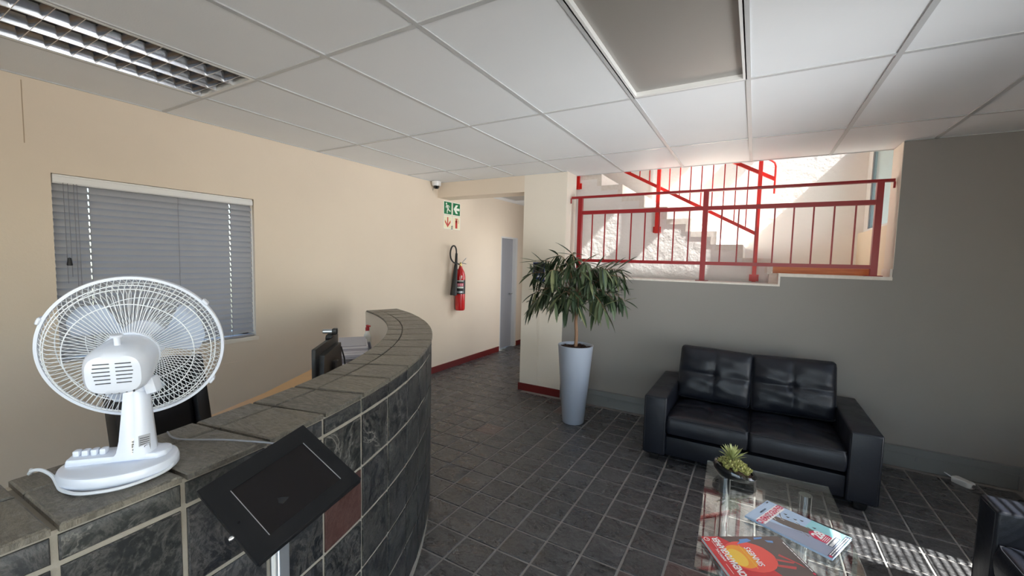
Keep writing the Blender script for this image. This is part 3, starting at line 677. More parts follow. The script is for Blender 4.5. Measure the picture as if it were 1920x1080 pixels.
# raised control deck
bm = B(); dp = [(.098, -.030), (.102, 0), (.098, .028), (-.060, .028), (-.072, .015), (-.072, -.02), (-.06, -.03)]
a_ = [bm.verts.new(fb(x, y - .012, .024)) for x, y in dp]; b_ = [bm.verts.new(fb(x * .97, y * .94 - .012, .040 if x > 0 else .038)) for x, y in dp]
bm.faces.new(a_[::-1]); bm.faces.new(b_)
for i in range(7): bm.faces.new((a_[i], a_[(i + 1) % 7], b_[(i + 1) % 7], b_[i]))
bmesh.ops.bevel(bm, geom=bm.edges[:], offset=.004, segments=2, affect='EDGES', profile=.5); obj('control_deck', bm, 'fan_plastic', fan)
for k in range(4):
    bm = B(); c = fb(.086 - .0148 * k, -.008, .045); add_box(bm, c, (.0115, .016, .013), M.Rotation(atan2(F.y, F.x), 3, 'Z'), .003, 2); obj('push_button', bm, 'fan_plastic', fan)
bm = B(); cs = []
colx = -.016
for z, lf, lb, hw in ((.03, .036, -.03, .026), (.045, .026, -.029, .0255), (.07, .021, -.027, .025), (.12, .017, -.024, .022), (.17, .013, -.021, .019), (.185, .010, -.012, .018), (.192, .004, -.004, .016)):
    ring = []
    for f_, s_ in ((lf, -hw), (lf, hw), (lf * .4, hw * 1.12), (lb * .5, hw * 1.1), (lb, hw * .7), (lb * 1.15, 0), (lb, -hw * .7), (lb * .5, -hw * 1.1), (lf * .4, -hw * 1.12)): ring.append(bm.verts.new(fb(colx + f_, s_ - .008, z)))
    cs.append(ring)
for A, D in zip(cs, cs[1:]):
    for k in range(9): bm.faces.new((A[k], A[(k + 1) % 9], D[(k + 1) % 9], D[k]))
bm.faces.new(cs[0][::-1]); bm.faces.new(cs[-1]); col_ = obj('support_column', bm, 'fan_plastic', fan, ang=50)
ang = M.Rotation(atan2(F.y, F.x), 3, 'Z')
bm = B(); lathe(bm, [(0, 0), (.006, 0), (.006, .002), (.0035, .002), (.003, .0008), (0, .0008)], 18, M.Translation(fb(colx, .0125, .176)) @ M.Rotation(atan2(S.y, S.x), 4, 'Z') @ M.Rotation(pi / 2, 4, 'Y')); obj('pivot_screw', bm, 'aluminium', col_)
pc = HM @ V((.006, -.045, -.095)); tp = fb(colx - .012, -.008, .172)
bm = B(); tube(bm, [HM @ V((.004, -.03, -.09)), pc, tp], [.019, .018, .015], 14); obj('neck', bm, 'fan_plastic', fan)
bm = B(); add_box(bm, fb(colx - .034, .0, .185), (.020, .030, .034), ang @ M.Rotation(rad(14), 3, 'Y'), .003, 2); obj('tilt_block', bm, 'fan_plastic', fan)
# stickers on the column's rear
def plate(bm, c, nrm, w, h, t=.0006):
    z = V((0, 0, 1)); x = z.cross(nrm).normalized(); y = nrm.cross(x); R = M((x, y, nrm)).transposed(); add_box(bm, c, (w, h, t), R)
nb = (S * .8 - F * .6).normalized()
bm = B(); plate(bm, fb(colx - .022, .0135, .062), nb, .02, .034); obj('rating_sticker', bm, 'sticker_silver', col_, smooth=False)
bm = B(); plate(bm, fb(colx - .006, .0192, .058), (S * .95 - F * .3).normalized(), .009, .036); obj('name_sticker', bm, 'sticker_white', col_, smooth=False)
nn = (S * .95 - F * .3).normalized(); xx = V((0, 0, 1)).cross(nn).normalized()
mw = M.Translation(fb(colx - .006, .0192, .058) + nn * .0006) @ M(((0, -xx.x, nn.x, 0), (0, -xx.y, nn.y, 0), (1, -xx.z, nn.z, 0), (0, 0, 0, 1)))
put_text('name_print', 'ULTRA', .0085, 'ink_black', col_, mw, .0002)
x2 = V((0, 0, 1)).cross(nb).normalized(); y2 = nb.cross(x2)
mw = M.Translation(fb(colx - .022, .0135, .062) + nb * .0006) @ M(((x2.x, y2.x, nb.x, 0), (x2.y, y2.y, nb.y, 0), (x2.z, y2.z, nb.z, 0), (0, 0, 0, 1)))
put_text('approval_mark', 'CE', .009, 'ink_black', col_, mw @ M.Translation((.004, -.009, 0)), .0002)
bm = B()
for k in range(4): add_box(bm, mw @ V((0, .011 - .0045 * k, 0)), (.016, .0012, .0003), mw.to_3x3())
obj('fine_print', bm, 'ink_black', col_, smooth=False)
# power cord round the base
pts = [(-1.082, .402, .012), (-1.068, .392, .006), (-1.057, .36, .004), (-1.056, .312, .004), (-1.075, .278, .004), (-1.10, .256, .004), (-1.14, .245, .004), (-1.165, .245, .008), (-1.195, .245, .017), (-1.225, .237, .024), (-1.243, .228, .022), (-1.258, .226, .012), (-1.28, .232, .004), (-1.306, .238, .002), (-1.318, .242, -.02), (-1.322, .246, -.07), (-1.324, .25, -.3)]
def smooth_pts(p, n=5):
    p = [V(x) for x in p]; out = []
    for i in range(len(p) - 1):
        a, b, c, d = p[max(0, i - 1)], p[i], p[i + 1], p[min(len(p) - 1, i + 2)]
        for k in range(n):
            t = k / n; out.append(.5 * ((2 * b) + (c - a) * t + (2 * a - 5 * b + 4 * c - d) * t * t + (3 * b - 3 * c + d - a) * t ** 3))
    out.append(p[-1]); return out
bm = B(); tube(bm, smooth_pts([V(p) - V((FL.x, FL.y, 0)) for p in pts]), .0032, 8); obj('power_cord', bm, 'cable_white', fan)
# thin cable on the counter
bm = B(); cz = ZT + .004
tube(bm, smooth_pts([(-1.30, .475, cz), (-1.23, .47, cz), (-1.131, .529, cz), (-1.055, .565, cz), (-1.018, .580, cz), (-1.003, .588, cz - .004), (-.998, .594, cz - .03), (-.997, .60, .98)]), .0022, 6)
tag(obj('cable', bm, 'cable_grey'), 'thin grey cable lying across the slate counter top', 'cable')

# ------------------------------------------------------------ tablet kiosk
ks = thing('tablet_kiosk', 'black tablet enclosure on a silver post in front of the counter', 'kiosk', (-.80, .47, 0))
sc_ = 1.10 / 1.2
TC = V((0, 0, 1.553)) + (V((-.92, .5533, 1.0168)) - V((0, 0, 1.553))) * sc_ - V((-.80, .47, 0))
nx = V((.416, -.276, .866)).normalized(); ex = V((.056, .959, .279)).normalized(); ey = nx.cross(ex)
TM = M(((ex.x, ey.x, nx.x, TC.x), (ex.y, ey.y, nx.y, TC.y), (ex.z, ey.z, nx.z, TC.z), (0, 0, 0, 1)))
w_, h_ = .253 * sc_, .228 * sc_
def tb(bm, x0, x1, y0, y1, z0, z1, bev=0, seg=1):
    add_box(bm, TM @ V(((x0 + x1) / 2, (y0 + y1) / 2, (z0 + z1) / 2)), (x1 - x0, y1 - y0, z1 - z0), TM.to_3x3(), bev, seg)
bm = B(); tb(bm, -w_ / 2, w_ / 2, -h_ / 2, h_ / 2, -.016, -.0015, .0015); obj('enclosure', bm, 'black_satin', ks)
# faceplate ring around the screen
X0, X1, Y0, Y1 = -w_ * .32, w_ * .37, -h_ * .35, h_ * .29
bm = B()
for b in ((-w_ / 2, X0, -h_ / 2, h_ / 2), (X1, w_ / 2, -h_ / 2, h_ / 2), (X0, X1, -h_ / 2, Y0), (X0, X1, Y1, h_ / 2)): tb(bm, b[0], b[1], b[2], b[3], -.0015, .0)
obj('faceplate', bm, 'black_satin', ks, smooth=False)
bm = B(); tb(bm, X0, X1, Y0, Y1, -.0015, -.0008); obj('screen', bm, 'screen_glass', ks, smooth=False)
for xe in (X0 - .0003, X1 + .0003):
    bm = B(); tb(bm, xe - .0007, xe + .0007, Y0, Y1, -.001, .0004); obj('bezel_edge', bm, 'aluminium', ks, smooth=False)
bm = B(); lathe(bm, [(0, 0), (.0045, 0), (.0045, .006), (.003, .008), (0, .008)], 18, TM @ M.Translation((-w_ * .5, -h_ * .12, -.008)) @ M.Rotation(-pi / 2, 4, 'Y')); obj('lock', bm, 'chrome', ks)
for x, y in ((w_ * .42, h_ * .1), (-w_ * .42, -h_ * .05)):
    bm = B(); lathe(bm, [(0, 0), (.0025, 0), (.002, .0008), (0, .0008)], 12, TM @ M.Translation((x, y, 0))); obj('camera_hole', bm, 'screen_glass', ks)
bx0, by0 = -.012, .034
px_, py_ = TC.x + .036, TC.y - .032
bm = B(); bx(bm, px_ - .016, px_ + .016, py_ - .012, py_ + .012, .012, TC.z - .055, .002); obj('post', bm, 'aluminium', ks)
bm = B(); bx(bm, px_ - .005, px_ + .005, py_ - .0145, py_ - .0115, .02, TC.z - .06); obj('post_groove', bm, 'white_metal', ks, smooth=False)
bm = B(); tube(bm, [(px_, py_, TC.z - .06), (TC.x + .015, TC.y - .01, TC.z - .02)], .014, 10); obj('tilt_bracket', bm, 'black_satin', ks)
bm = B(); bx(bm, px_ - .15, px_ + .15, py_ - .15, py_ + .15, .001, .012, .003); obj('foot_plate', bm, 'black_satin', ks)
# ------------------------------------------------------------ leather seating
def cushion(w, d, h, puff=.3, rad_=.03, cross=True, N=44, dim=.014, tilt=0.0, wr=1):
    """soft block: x width, y depth, z height (top face carries the cross seam); origin at its centre"""
    bm = B(); rr = random.Random(wr)
    bmesh.ops.create_grid(bm, x_segments=N, y_segments=N, size=.5)
    top = {}
    ph = [rr.uniform(0, 6) for _ in range(8)]
    def hz(x, y):
        ex_ = 1 - abs(2 * x) ** 5; ey_ = 1 - abs(2 * y) ** 5
        e = max(0, min(1, ex_)) ** .5 * max(0, min(1, ey_)) ** .5
        z = h / 2 * (1 - puff) + h / 2 * puff * e * (1 + .35 * (1 - (2 * x) ** 2) * (1 - (2 * y) ** 2))
        if cross:
            X, Y = x * w, y * d
            z -= dim * .55 * e * (math.exp(-(X / .006) ** 2) + math.exp(-(Y / .006) ** 2)) * .35
            z -= dim * .5 * e * (math.exp(-(X / .03) ** 2) + math.exp(-(Y / .03) ** 2))
            z -= dim * 1.2 * math.exp(-(X * X + Y * Y) / .03 ** 2)
        z += .0035 * e * (sin(9 * x + 7 * y + ph[0]) + .7 * sin(17 * x - 11 * y + ph[1]) + .5 * sin(31 * y + 9 * x + ph[2]))
        return z
    geo = bmesh.ops.duplicate(bm, geom=bm.verts[:] + bm.edges[:] + bm.faces[:])
    bot = [g for g in geo['geom'] if isinstance(g, bmesh.types.BMVert)]; bs = set(bot)
    tv = [v for v in bm.verts if v not in bs]
    bound_t = sorted([v for v in tv if v.is_boundary], key=lambda v: atan2(v.co.y, v.co.x)); bound_b = sorted([v for v in bot if v.is_boundary], key=lambda v: atan2(v.co.y, v.co.x))
    for g in geo['geom']:
        if isinstance(g, bmesh.types.BMFace): g.normal_flip()
    for v in tv + bot:
        x, y = v.co.x, v.co.y; isT = v not in bs
        # rounded outline in plan
        X, Y = x * w, y * d; c = .028
        ax, ay = abs(X) - (w / 2 - c), abs(Y) - (d / 2 - c)
        if ax > 0 and ay > 0:
            l = max(ax, ay); m_ = sqrt(ax * ax + ay * ay); k = l / m_; X = math.copysign(w / 2 - c + ax * k, X); Y = math.copysign(d / 2 - c + ay * k, Y)
        bow = 1 + .018 * (1 - (2 * y) ** 2) * 0
        v.co = (X * bow, Y, hz(x, y) if isT else -h / 2 + .2 * (h / 2 - hz(x, y) * .999 if False else 0) - 0)
        if not isT: v.co.z = -h / 2 * (1 - .35 * puff) - h / 2 * .35 * puff * max(0, 1 - abs(2 * x) ** 4) * max(0, 1 - abs(2 * y) ** 4)
    n_ = len(bound_t); K = 3; prev = bound_t
    for k in range(1, K + 1):
        f = k / (K + 1); out = .012 * sin(f * pi)
        if k <= K:
            cur = []
            for a, b in zip(bound_t, bound_b):
                p = a.co.lerp(b.co, f); q = V((p.x / w, p.y / d, 0)); q = q.normalized() if q.length else q
                cur.append(bm.verts.new(p + V((q.x, q.y, 0)) * out))
        for i in range(n_): bm.faces.new((prev[i], prev[(i + 1) % n_], cur[(i + 1) % n_], cur[i]))
        prev = cur
    for i in range(n_): bm.faces.new((prev[i], prev[(i + 1) % n_], bound_b[(i + 1) % n_], bound_b[i]))
    edge = [v.co.copy() for v in bound_t]
    return bm, edge
def put_cushion(name, parent, w, d, h, mat4, puff, wr, cross=True, dim=.014):
    bm, edge = cushion(w, d, h, puff, cross=cross, wr=wr, dim=dim); bmesh.ops.transform(bm, matrix=mat4, verts=bm.verts)
    o = obj(name, bm, 'black_leather', parent, ang=60)
    bm = B(); tube(bm, [mat4 @ p for p in edge[::3]], .0035, 6, True); obj('piping', bm, 'leather_piping', o)
    if cross:
        bm = B()
    else: bm.free() if False else None
    return o
def sofa(name, label, cat, loc, rz, width, seats, depth=.9):
    t = thing(name, label, cat, loc, rz)            # local: x right, y backwards, front at y=0
    aw = .17; hw = width / 2
    bm = B(); bx(bm, -hw + aw, hw - aw, .02, depth - .05, .055, .205, .012, 2); obj('base', bm, 'black_leather', t)
    for s in (-1, 1):
        bm = B(); bx(bm, s * (hw - aw), s * hw, 0, depth - .02, .05, .51, .014, 3)
        a = obj('arm', bm, 'black_leather', t)
        bm = B(); x0, x1 = sorted((s * (hw - aw + .012), s * (hw - .012)))
        tube(bm, [(x0, .001, .062), (x0, .001, .497), (x1, .001, .497), (x1, .001, .062)], .0028, 6, True); obj('piping', bm, 'leather_piping', a)
    bm = B(); bx(bm, -hw + aw, hw - aw, depth - .2, depth - .01, .055, .66, .02, 3); obj('back_frame', bm, 'black_leather', t)
    iw = (width - 2 * aw) / seats
    for k in range(seats):
        cx = -hw + aw + iw * (k + .5)
        m = M.Translation((cx, .335, .293)) @ M.Rotation(rad(-2.5), 4, 'X'); put_cushion('seat_cushion', t, iw - .006, .66, .165, m, .35, 3 + k)
        m = M.Translation((cx, .625, .592)) @ M.Rotation(rad(78), 4, 'X') @ M.Rotation(rad((-1.5, 1.5)[k % 2]), 4, 'Z'); put_cushion('back_cushion', t, iw - .004, .44, .20, m, .5, 8 + k, dim=.02)
    for x in (-hw + .09, hw - .09):
        for y in (.05, depth - .1):
            bm = B(); add_box(bm, (x, y, .026), (.075, .075, .05), None, .004)
            for v in bm.verts:
                if v.co.z < .02: v.co.x = x + (v.co.x - x) * .8; v.co.y = y + (v.co.y - y) * .8
            obj('foot', bm, 'black_plastic', t)
    return t
sofa('sofa', 'black leather two seat sofa against the grey back wall', 'sofa', (.033, 3.345, .001), 0, 1.455, 2, .9)
sofa('armchair', 'black leather armchair striped by sunlight at the right wall', 'armchair', (.975, 2.245, .001), rad(-90), 1.02, 1, .78)

# ------------------------------------------------------------ coffee table
TA = rad(-2.6)
tb_ = thing('coffee_table', 'clear glass coffee table with round chrome legs', 'table', (.128, 2.085, 0), -TA * 0 + rad(2.4))
bm = B(); bx(bm, -.277, .277, -.472, .472, .44, .45, .0012)
g = mesh('glass_top', bm, ['table_glass', 'glass_edge'], False)
for p in g.polygons:
    if abs(p.normal.z) < .3: p.material_index = 1
link('glass_top', g, tb_)
for x in (-.185, .165):
    for y in (-.36, .345):
        bm = B(); lathe(bm, [(0, .002), (.034, .002), (.034, .010), (.028, .012), (.028, .4395), (0, .4395)], 32, M.Translation((x, y, 0))); obj('leg', bm, 'chrome', tb_)

# magazines: local x = reading direction, y = up on the cover
def magazine(label, corner_tl, corner_bl, up_len, wid, z, thick, base, deco):
    tl, tr_ = V((*corner_tl, 0)), V((*corner_bl, 0))       # top-left and top-right corners on the table
    x = (tr_ - tl).normalized(); y = V((-x.y, x.x, 0))
    c = tl + x * wid / 2 - y * up_len / 2
    t = thing('magazine', label, 'magazine', (c.x, c.y, z), atan2(x.y, x.x), 'magazines on the glass table')
    bm = B(); bx(bm, -wid / 2 + .002, wid / 2 - .002, -up_len / 2 + .002, up_len / 2 - .002, .0008, thick - .0008); obj('pages', bm, 'paper', t, smooth=False)
    bm = B(); bx(bm, -wid / 2, wid / 2, -up_len / 2, up_len / 2, 0, .0007); bx(bm, -wid / 2, wid / 2, -up_len / 2, up_len / 2, thick - .0007, thick); bx(bm, -wid / 2 - .0005, -wid / 2 + .0008, -up_len / 2, up_len / 2, 0, thick)
    cv = obj('cover', bm, base, t, smooth=False); deco(cv, wid, up_len, thick); return t
def flat(name, polys, mat, parent, z):
    bm = B()
    for p in polys:
        vs = [bm.verts.new((x, y, z)) for x, y in p]; f = bm.faces.new(vs)
        f.normal_update()
        if f.normal.z < 0: f.normal_flip()
    me = bpy.data.meshes.new(name); bm.to_mesh(me); bm.free(); me.materials.append(MATS[mat]); return link(name, me, parent)
def rect(x0, x1, y0, y1): return [(x0, y0), (x1, y0), (x1, y1), (x0, y1)]
def ellipse(cx, cy, a, b, n=36, j=0): return [(cx + a * cos(2 * pi * k / n) * (1 + j * ((k * 7) % 5 - 2) / 2), cy + b * sin(2 * pi * k / n) * (1 + j * ((k * 3) % 4 - 2) / 2)) for k in range(n)]
def T2(x, y, z): return M.Translation((x, y, z))
def deco_sky(cv, w, l, t):
    z = t + .0002
    flat('cyan_sky', [rect(.02, w / 2, -l / 2, -.02)], 'mag_cyan', cv, z)
    flat('cloud_band', [[(-w / 2, -l / 2), (.01, -l / 2), (-.01, -.06), (-.045, .03), (-.06, .09), (-w / 2, .1)]], 'mag_cloud', cv, z + .0001)
    rr = random.Random(5); P = []
    flat('branch_shape', [[(-.03, .10), (.0, .088), (.012, .05), (.02, .01), (.03, -.04), (.035, -.09), (.0, -.1), (-.012, -.05), (-.028, .0), (-.034, .05)]], 'mag_brown', cv, z + .0002)
    for k in range(34):
        x = rr.uniform(-.035, .035); y = rr.uniform(-.1, .1); a = rr.uniform(.4, 2.6); s = rr.uniform(.012, .03)
        P.append([(x, y), (x + s * cos(a), y + s * sin(a)), (x + s * cos(a) + .002, y + s * sin(a) - .001), (x + .003, y - .001)])
    flat('twig_shapes', P[:22], 'mag_brown', cv, z + .0003); flat('pale_twig_shapes', P[22:], 'print_white', cv, z + .00035)
    b = [(.055, .06), (.048, .02), (.062, -.0), (.05, -.05), (.04, .045)]
    flat('bird_shapes', [[(x - .006, y), (x, y + .012), (x + .006, y - .002), (x + .001, y - .003)] for x, y in b], 'bird_grey', cv, z + .0004)
    put_text('small_title', 'AMERICAN', .011, 'print_dark', cv, T2(.0, l / 2 - .028, z + .0004), .0002)
    flat('title_block', [rect(-w / 2 + .012, w / 2 - .012, l / 2 - .078, l / 2 - .04)], 'print_white', cv, z + .0003)
    put_text('title', 'CINEMATOGRAPHER', .036, 'print_crimson', cv, T2(0, l / 2 - .059, z + .0005), .0012, .62)
    flat('red_splash', [ellipse(.008, -.088, .034, .045, 20, .08)], 'print_crimson', cv, z + .0004)
    put_text('number_print', '28', .05, 'print_white', cv, T2(.014, -.075, z + .0006), .002)
    flat('caption_lines', [rect(-.015, .028, -.098 - .006 * k, -.0955 - .006 * k) for k in range(4)], 'print_white', cv, z + .0006)
    flat('text_box', [rect(-.03, .055, -l / 2 + .022, -l / 2 + .04)], 'print_dark', cv, z + .0005)
    flat('text_box_edge', [rect(-.03, .055, -l / 2 + .04, -l / 2 + .045)], 'print_white', cv, z + .0005)
    flat('text_lines', [rect(-.026 + .011 * k, -.018 + .011 * k, -l / 2 + .025, -l / 2 + .036) for k in range(7)], 'print_white', cv, z + .0007)
    flat('foot_band', [rect(-w / 2 + .004, w / 2 - .004, -l / 2 + .002, -l / 2 + .018)], 'print_dark', cv, z + .0006)
    flat('foot_print', [rect(-w / 2 + .016 + .02 * k, -w / 2 + .033 + .02 * k, -l / 2 + y, -l / 2 + y + .0035) for k in range(9) for y in (.005, .012)], 'print_white', cv, z + .0007)
    flat('round_mark', [ellipse(-w / 2 + .009, -l / 2 + .009, .006, .006, 20)], 'print_crimson', cv, z + .0008)
    flat('corner_mark', [rect(w / 2 - .03, w / 2 - .012, l / 2 - .012, l / 2 - .006)], 'print_dark', cv, z + .0005)
def deco_red(cv, w, l, t):
    z = t + .0002
    flat('dark_half', [[(-w / 2, -l / 2), (w / 2, -l / 2), (w / 2, .09), (.06, .05), (-w / 2, -.03)]], 'mag_taupe', cv, z)
    flat('red_disc', [ellipse(-.006, .028, .082, .092, 44, .012)], 'mag_disc', cv, z + .0001)
    flat('orange_disc', [ellipse(-.006, .062, .062, .052, 40)], 'mag_orange', cv, z + .0002)
    flat('yellow_disc', [ellipse(-.012, .078, .046, .030, 36)], 'mag_yellow', cv, z + .0003)
    flat('blue_shapes', [[(.06, .04), (.075, .02), (.088, .015), (.092, -.02), (.08, -.03), (.07, -.005)], [(.086, -.045), (.098, -.05), (.1, -.085), (.092, -.08)], [(.07, -.09), (.082, -.085), (.078, -.115), (.066, -.11)]], 'mag_blue', cv, z + .0003)
    flat('rose_shapes', [[(-.06, -.04), (-.05, -.05), (-.062, -.11), (-.075, -.1)], [(-.03, -.055), (-.02, -.06), (-.04, -.12), (-.046, -.11)], [(-.005, -.08), (.004, -.09), (-.05, -.135), (-.07, -.14), (-.04, -.12)]], 'mag_rose', cv, z + .0003)
    put_text('small_title', 'AMERICAN', .013, 'print_white', cv, T2(.0, l / 2 - .024, z + .0004), .0003)
    put_text('title', 'CINEMATOGRAPHER', .036, 'print_white', cv, T2(-.004, l / 2 - .05, z + .0005), .0012, .60)
    flat('header_lines', [rect(-.095, -.045, l / 2 - .018, l / 2 - .0165), rect(.03, .08, l / 2 - .03, l / 2 - .0285)], 'print_white', cv, z + .0004)
    me = put_text('feature_title', 'SINNERS', .032, 'print_white', cv, T2(-.008, .012, z + .0005), .0005, .82)
    flat('rule_line', [rect(-.07, .056, .036, .038)], 'mag_yellow', cv, z + .0005)
    o = ellipse(w / 2 - .016, l / 2 - .014, .011, .011, 28); i_ = ellipse(w / 2 - .016, l / 2 - .014, .0085, .0085, 28)
    flat('ring_mark', [[o[k], o[(k + 1) % 28], i_[(k + 1) % 28], i_[k]] for k in range(28)] + [rect(w / 2 - .020, w / 2 - .012, l / 2 - .018, l / 2 - .0155)], 'print_white', cv, z + .0006)
    flat('foot_print', [rect(-w / 2 + .02 + .02 * k, -w / 2 + .037 + .02 * k, -l / 2 + .005, -l / 2 + .009) for k in range(8)], 'print_white', cv, z + .0006)
    flat('round_mark', [ellipse(-w / 2 + .009, -l / 2 + .009, .005, .005, 20)], 'print_crimson', cv, z + .0007)
def deco_dark(cv, w, l, t):
    flat('pale_panel', [rect(-w / 2 + .02, w / 2 - .03, -l / 2 + .05, l / 2 - .09)], 'mag_cloud', cv, t + .0002)
magazine('dark covered magazine lying beneath the sky blue magazine', (.045, 2.03), (.105, 2.195), .30, .21, .4512, .008, 'black_satin', deco_dark)
magazine('sky blue magazine with crimson title on the glass table', (.025, 2.027), (.108, 2.209), .317, .21, .4602, .008, 'mag_sky', deco_sky)
magazine('red magazine with an orange disc at the near table corner', (-.010, 1.594), (-.125, 1.776), .317, .212, .4512, .016, 'mag_red', deco_red)

# succulent bowl
sb_ = thing('succulent_bowl', 'glossy black slanted bowl of green succulents on the glass table', 'plant', (-.03, 2.40, .451), rad(-12))
bm = B(); pr_ = [(0, 0), (.05, 0), (.082, .012), (.1, .032), (.103, .046), (.096, .058), (.085, .06), (.082, .052), (.076, .042), (0, .04)]
lathe(bm, pr_, 44)
for v in bm.verts:
    f = v.co.z / .06; v.co.x *= 1.0; v.co.y *= .72; v.co.z += f * (-.20 * v.co.x)
obj('bowl', bm, 'gloss_black', sb_)
bm = B(); lathe(bm, [(0, .088), (.03, .082), (.055, .066), (.078, .048)], 30, caps=False)
for v in bm.verts: v.co.y *= .72; v.co.z -= .2 * v.co.x * v.co.z / .06
obj('gravel', bm, 'soil', sb_)
def blade_leaf(bm, base, d, ln, w, thick=.25, up=V((0, 0, 1)), curl=.2):
    d = d.normalized(); s = d.cross(up); s = s.normalized() if s.length > .01 else V((1, 0, 0)); nrm = s.cross(d)
    prev = None
    for f, ww in ((0, .35), (.3, .9), (.55, 1.0), (.8, .7), (1, .05)):
        c = base + d * ln * f + nrm * (curl * ln * f * f)
        r = [bm.verts.new(c + s * w * ww), bm.verts.new(c - nrm * w * ww * thick), bm.verts.new(c - s * w * ww), bm.verts.new(c + nrm * w * ww * thick)]
        if prev:
            for k in range(4): bm.faces.new((prev[k], prev[(k + 1) % 4], r[(k + 1) % 4], r[k]))
        else: bm.faces.new(r[::-1])
        prev = r
    bm.faces.new(prev)
bm = B(); rr = random.Random(3)
for k in range(42):
    a = k * 2.399963; e = rad(84 - 58 * (k / 42) ** .9); ln = .078 + rr.uniform(-.01, .01)
    d = V((cos(a) * cos(e), sin(a) * cos(e), sin(e))); blade_leaf(bm, V((-.012, .0, .094)), d, ln, .0052, .3, V((0, 0, 1)), -.12)
obj('spiky_rosette', bm, 'succulent_tip', sb_)
bm = B(); rosettes = []
for k in range(30):
    a = k * 2.4; r = .074 * sqrt((k + .6) / 30); rosettes.append((r * cos(a), r * sin(a) * .74, r))
for x, y, r in rosettes:
    zc = .086 - .036 * (r / .078) ** 1.6 - .2 * x * .9
    for j in range(9):
        a = j * 2.4 + x * 50; e = rad(72 - 58 * j / 9); d = V((cos(a) * cos(e), sin(a) * cos(e), sin(e)))
        blade_leaf(bm, V((x, y, zc)), d, .024, .0075, .4, V((0, 0, 1)), .1)
sl_ = obj('small_rosettes', bm, 'succulent', sb_); sl_['kind'] = 'stuff'

# ------------------------------------------------------------ potted ficus
pp = thing('potted_plant', 'long leaved indoor tree in a tall grey tapered pot', 'plant', (-1.437, 3.735, 0))
bm = B(); lathe(bm, [(0, .001), (.098, .001), (.104, .008), (.166, .742), (.168, .752), (.160, .754), (.152, .745), (.15, .715), (0, .715)], 56); obj('pot', bm, 'pot_grey', pp)
bm = B(); rr = random.Random(2)
lathe(bm, [(0, .732), (.05, .728), (.1, .726), (.148, .722)], 28, caps=False)
for v in bm.verts: v.co.z += rr.uniform(-.006, .008)
obj('soil', bm, 'soil', pp)
bm = B()
for k in range(46):
    a = rr.uniform(0, 6.28); r = rr.uniform(.03, .14); add_box(bm, (r * cos(a), r * sin(a), .735), (rr.uniform(.015, .03), rr.uniform(.01, .02), .008), M.Rotation(rr.uniform(0, 3), 3, 'Z') @ M.Rotation(rr.uniform(-.4, .4), 3, 'X'))
ch = obj('bark_chips', bm, 'soil', pp, smooth=False); ch['kind'] = 'stuff'
def bez(a, b, c, n=8): return [a * (1 - t) ** 2 + b * 2 * t * (1 - t) + c * t * t for t in [i / n for i in range(n + 1)]]
bm = B(); tk = smooth_pts([(0, 0, .72), (.004, .002, .85), (-.006, 0, .98), (.002, .004, 1.1), (-.01, 0, 1.25)], 4); tube(bm, tk, [.0175 - .005 * i / (len(tk) - 1) for i in range(len(tk))], 10); obj('trunk', bm, 'bark', pp)
R3 = random.Random(21); branches = []
# crown: leaf clusters spread over a broad dome; each cluster is carried by its own branch
clusters = []
spec = [(-.50, .0, 1.50), (-.46, -.05, 1.36), (-.50, .05, 1.22), (-.38, -.1, 1.62), (-.34, .05, 1.48), (-.40, -.18, 1.28), (-.28, -.15, 1.42), (-.30, .1, 1.30), (-.22, -.05, 1.68), (-.20, -.22, 1.54), (-.16, .12, 1.58), (-.14, -.1, 1.44), (-.12, -.25, 1.32), (-.08, .0, 1.70), (-.02, -.2, 1.60), (.02, .1, 1.62), (.04, -.1, 1.50), (.06, -.26, 1.40), (.10, .12, 1.46), (.14, -.18, 1.62), (.18, .02, 1.56), (.20, -.2, 1.46), (.24, -.05, 1.42), (.28, .12, 1.56), (.30, -.16, 1.58), (.34, .0, 1.48), (.38, -.12, 1.38), (.40, .06, 1.56), (.44, -.04, 1.50), (.34, -.2, 1.28), (.46, .0, 1.36), (.22, -.1, 1.28), (-.06, -.16, 1.26), (.12, -.28, 1.30)]
for cx, cy_, cz_ in spec:
    r = sqrt(cx * cx + cy_ * cy_); p0 = V((0, 0, R3.uniform(1.02, 1.2))); cz_ -= (.16 if cz_ < 1.45 else .09); p2 = V((cx, cy_, cz_))
    p1 = V((cx * .4, cy_ * .4, max(cz_, 1.3) + .06 + .1 * r)); branches.append(bez(p0, p1, p2, 12))
for b in branches:
    bm = B(); tube(bm, b, [.006 - .004 * i / 12 for i in range(13)], 5); obj('branch', bm, 'bark', pp)
def leaf_mesh(k):
    rr = random.Random(k); bm = B(); L = 1.0; droop = rr.uniform(.1, .35); tw = rr.uniform(-.3, .3); G = []
    for i in range(7):
        f = i / 6; w = .088 * (sin(pi * min(1, f * .93 + .05)) ** .8) * (1 - .15 * f); c = V((f * L * (1 - .1 * droop * f), 0, -droop * f * f * .45))
        q = M.Rotation(tw * f, 3, 'X'); G.append([bm.verts.new(c + q @ V((0, w * s, abs(s) * w * .35))) for s in (-1, 0, 1)])
    for A, D in zip(G, G[1:]):
        for j in range(2): bm.faces.new((A[j], A[j + 1], D[j + 1], D[j]))
    return bm
LM = [mesh('leaf', leaf_mesh(k), 'leaf', True, 80) for k in range(7)]
leaves = []
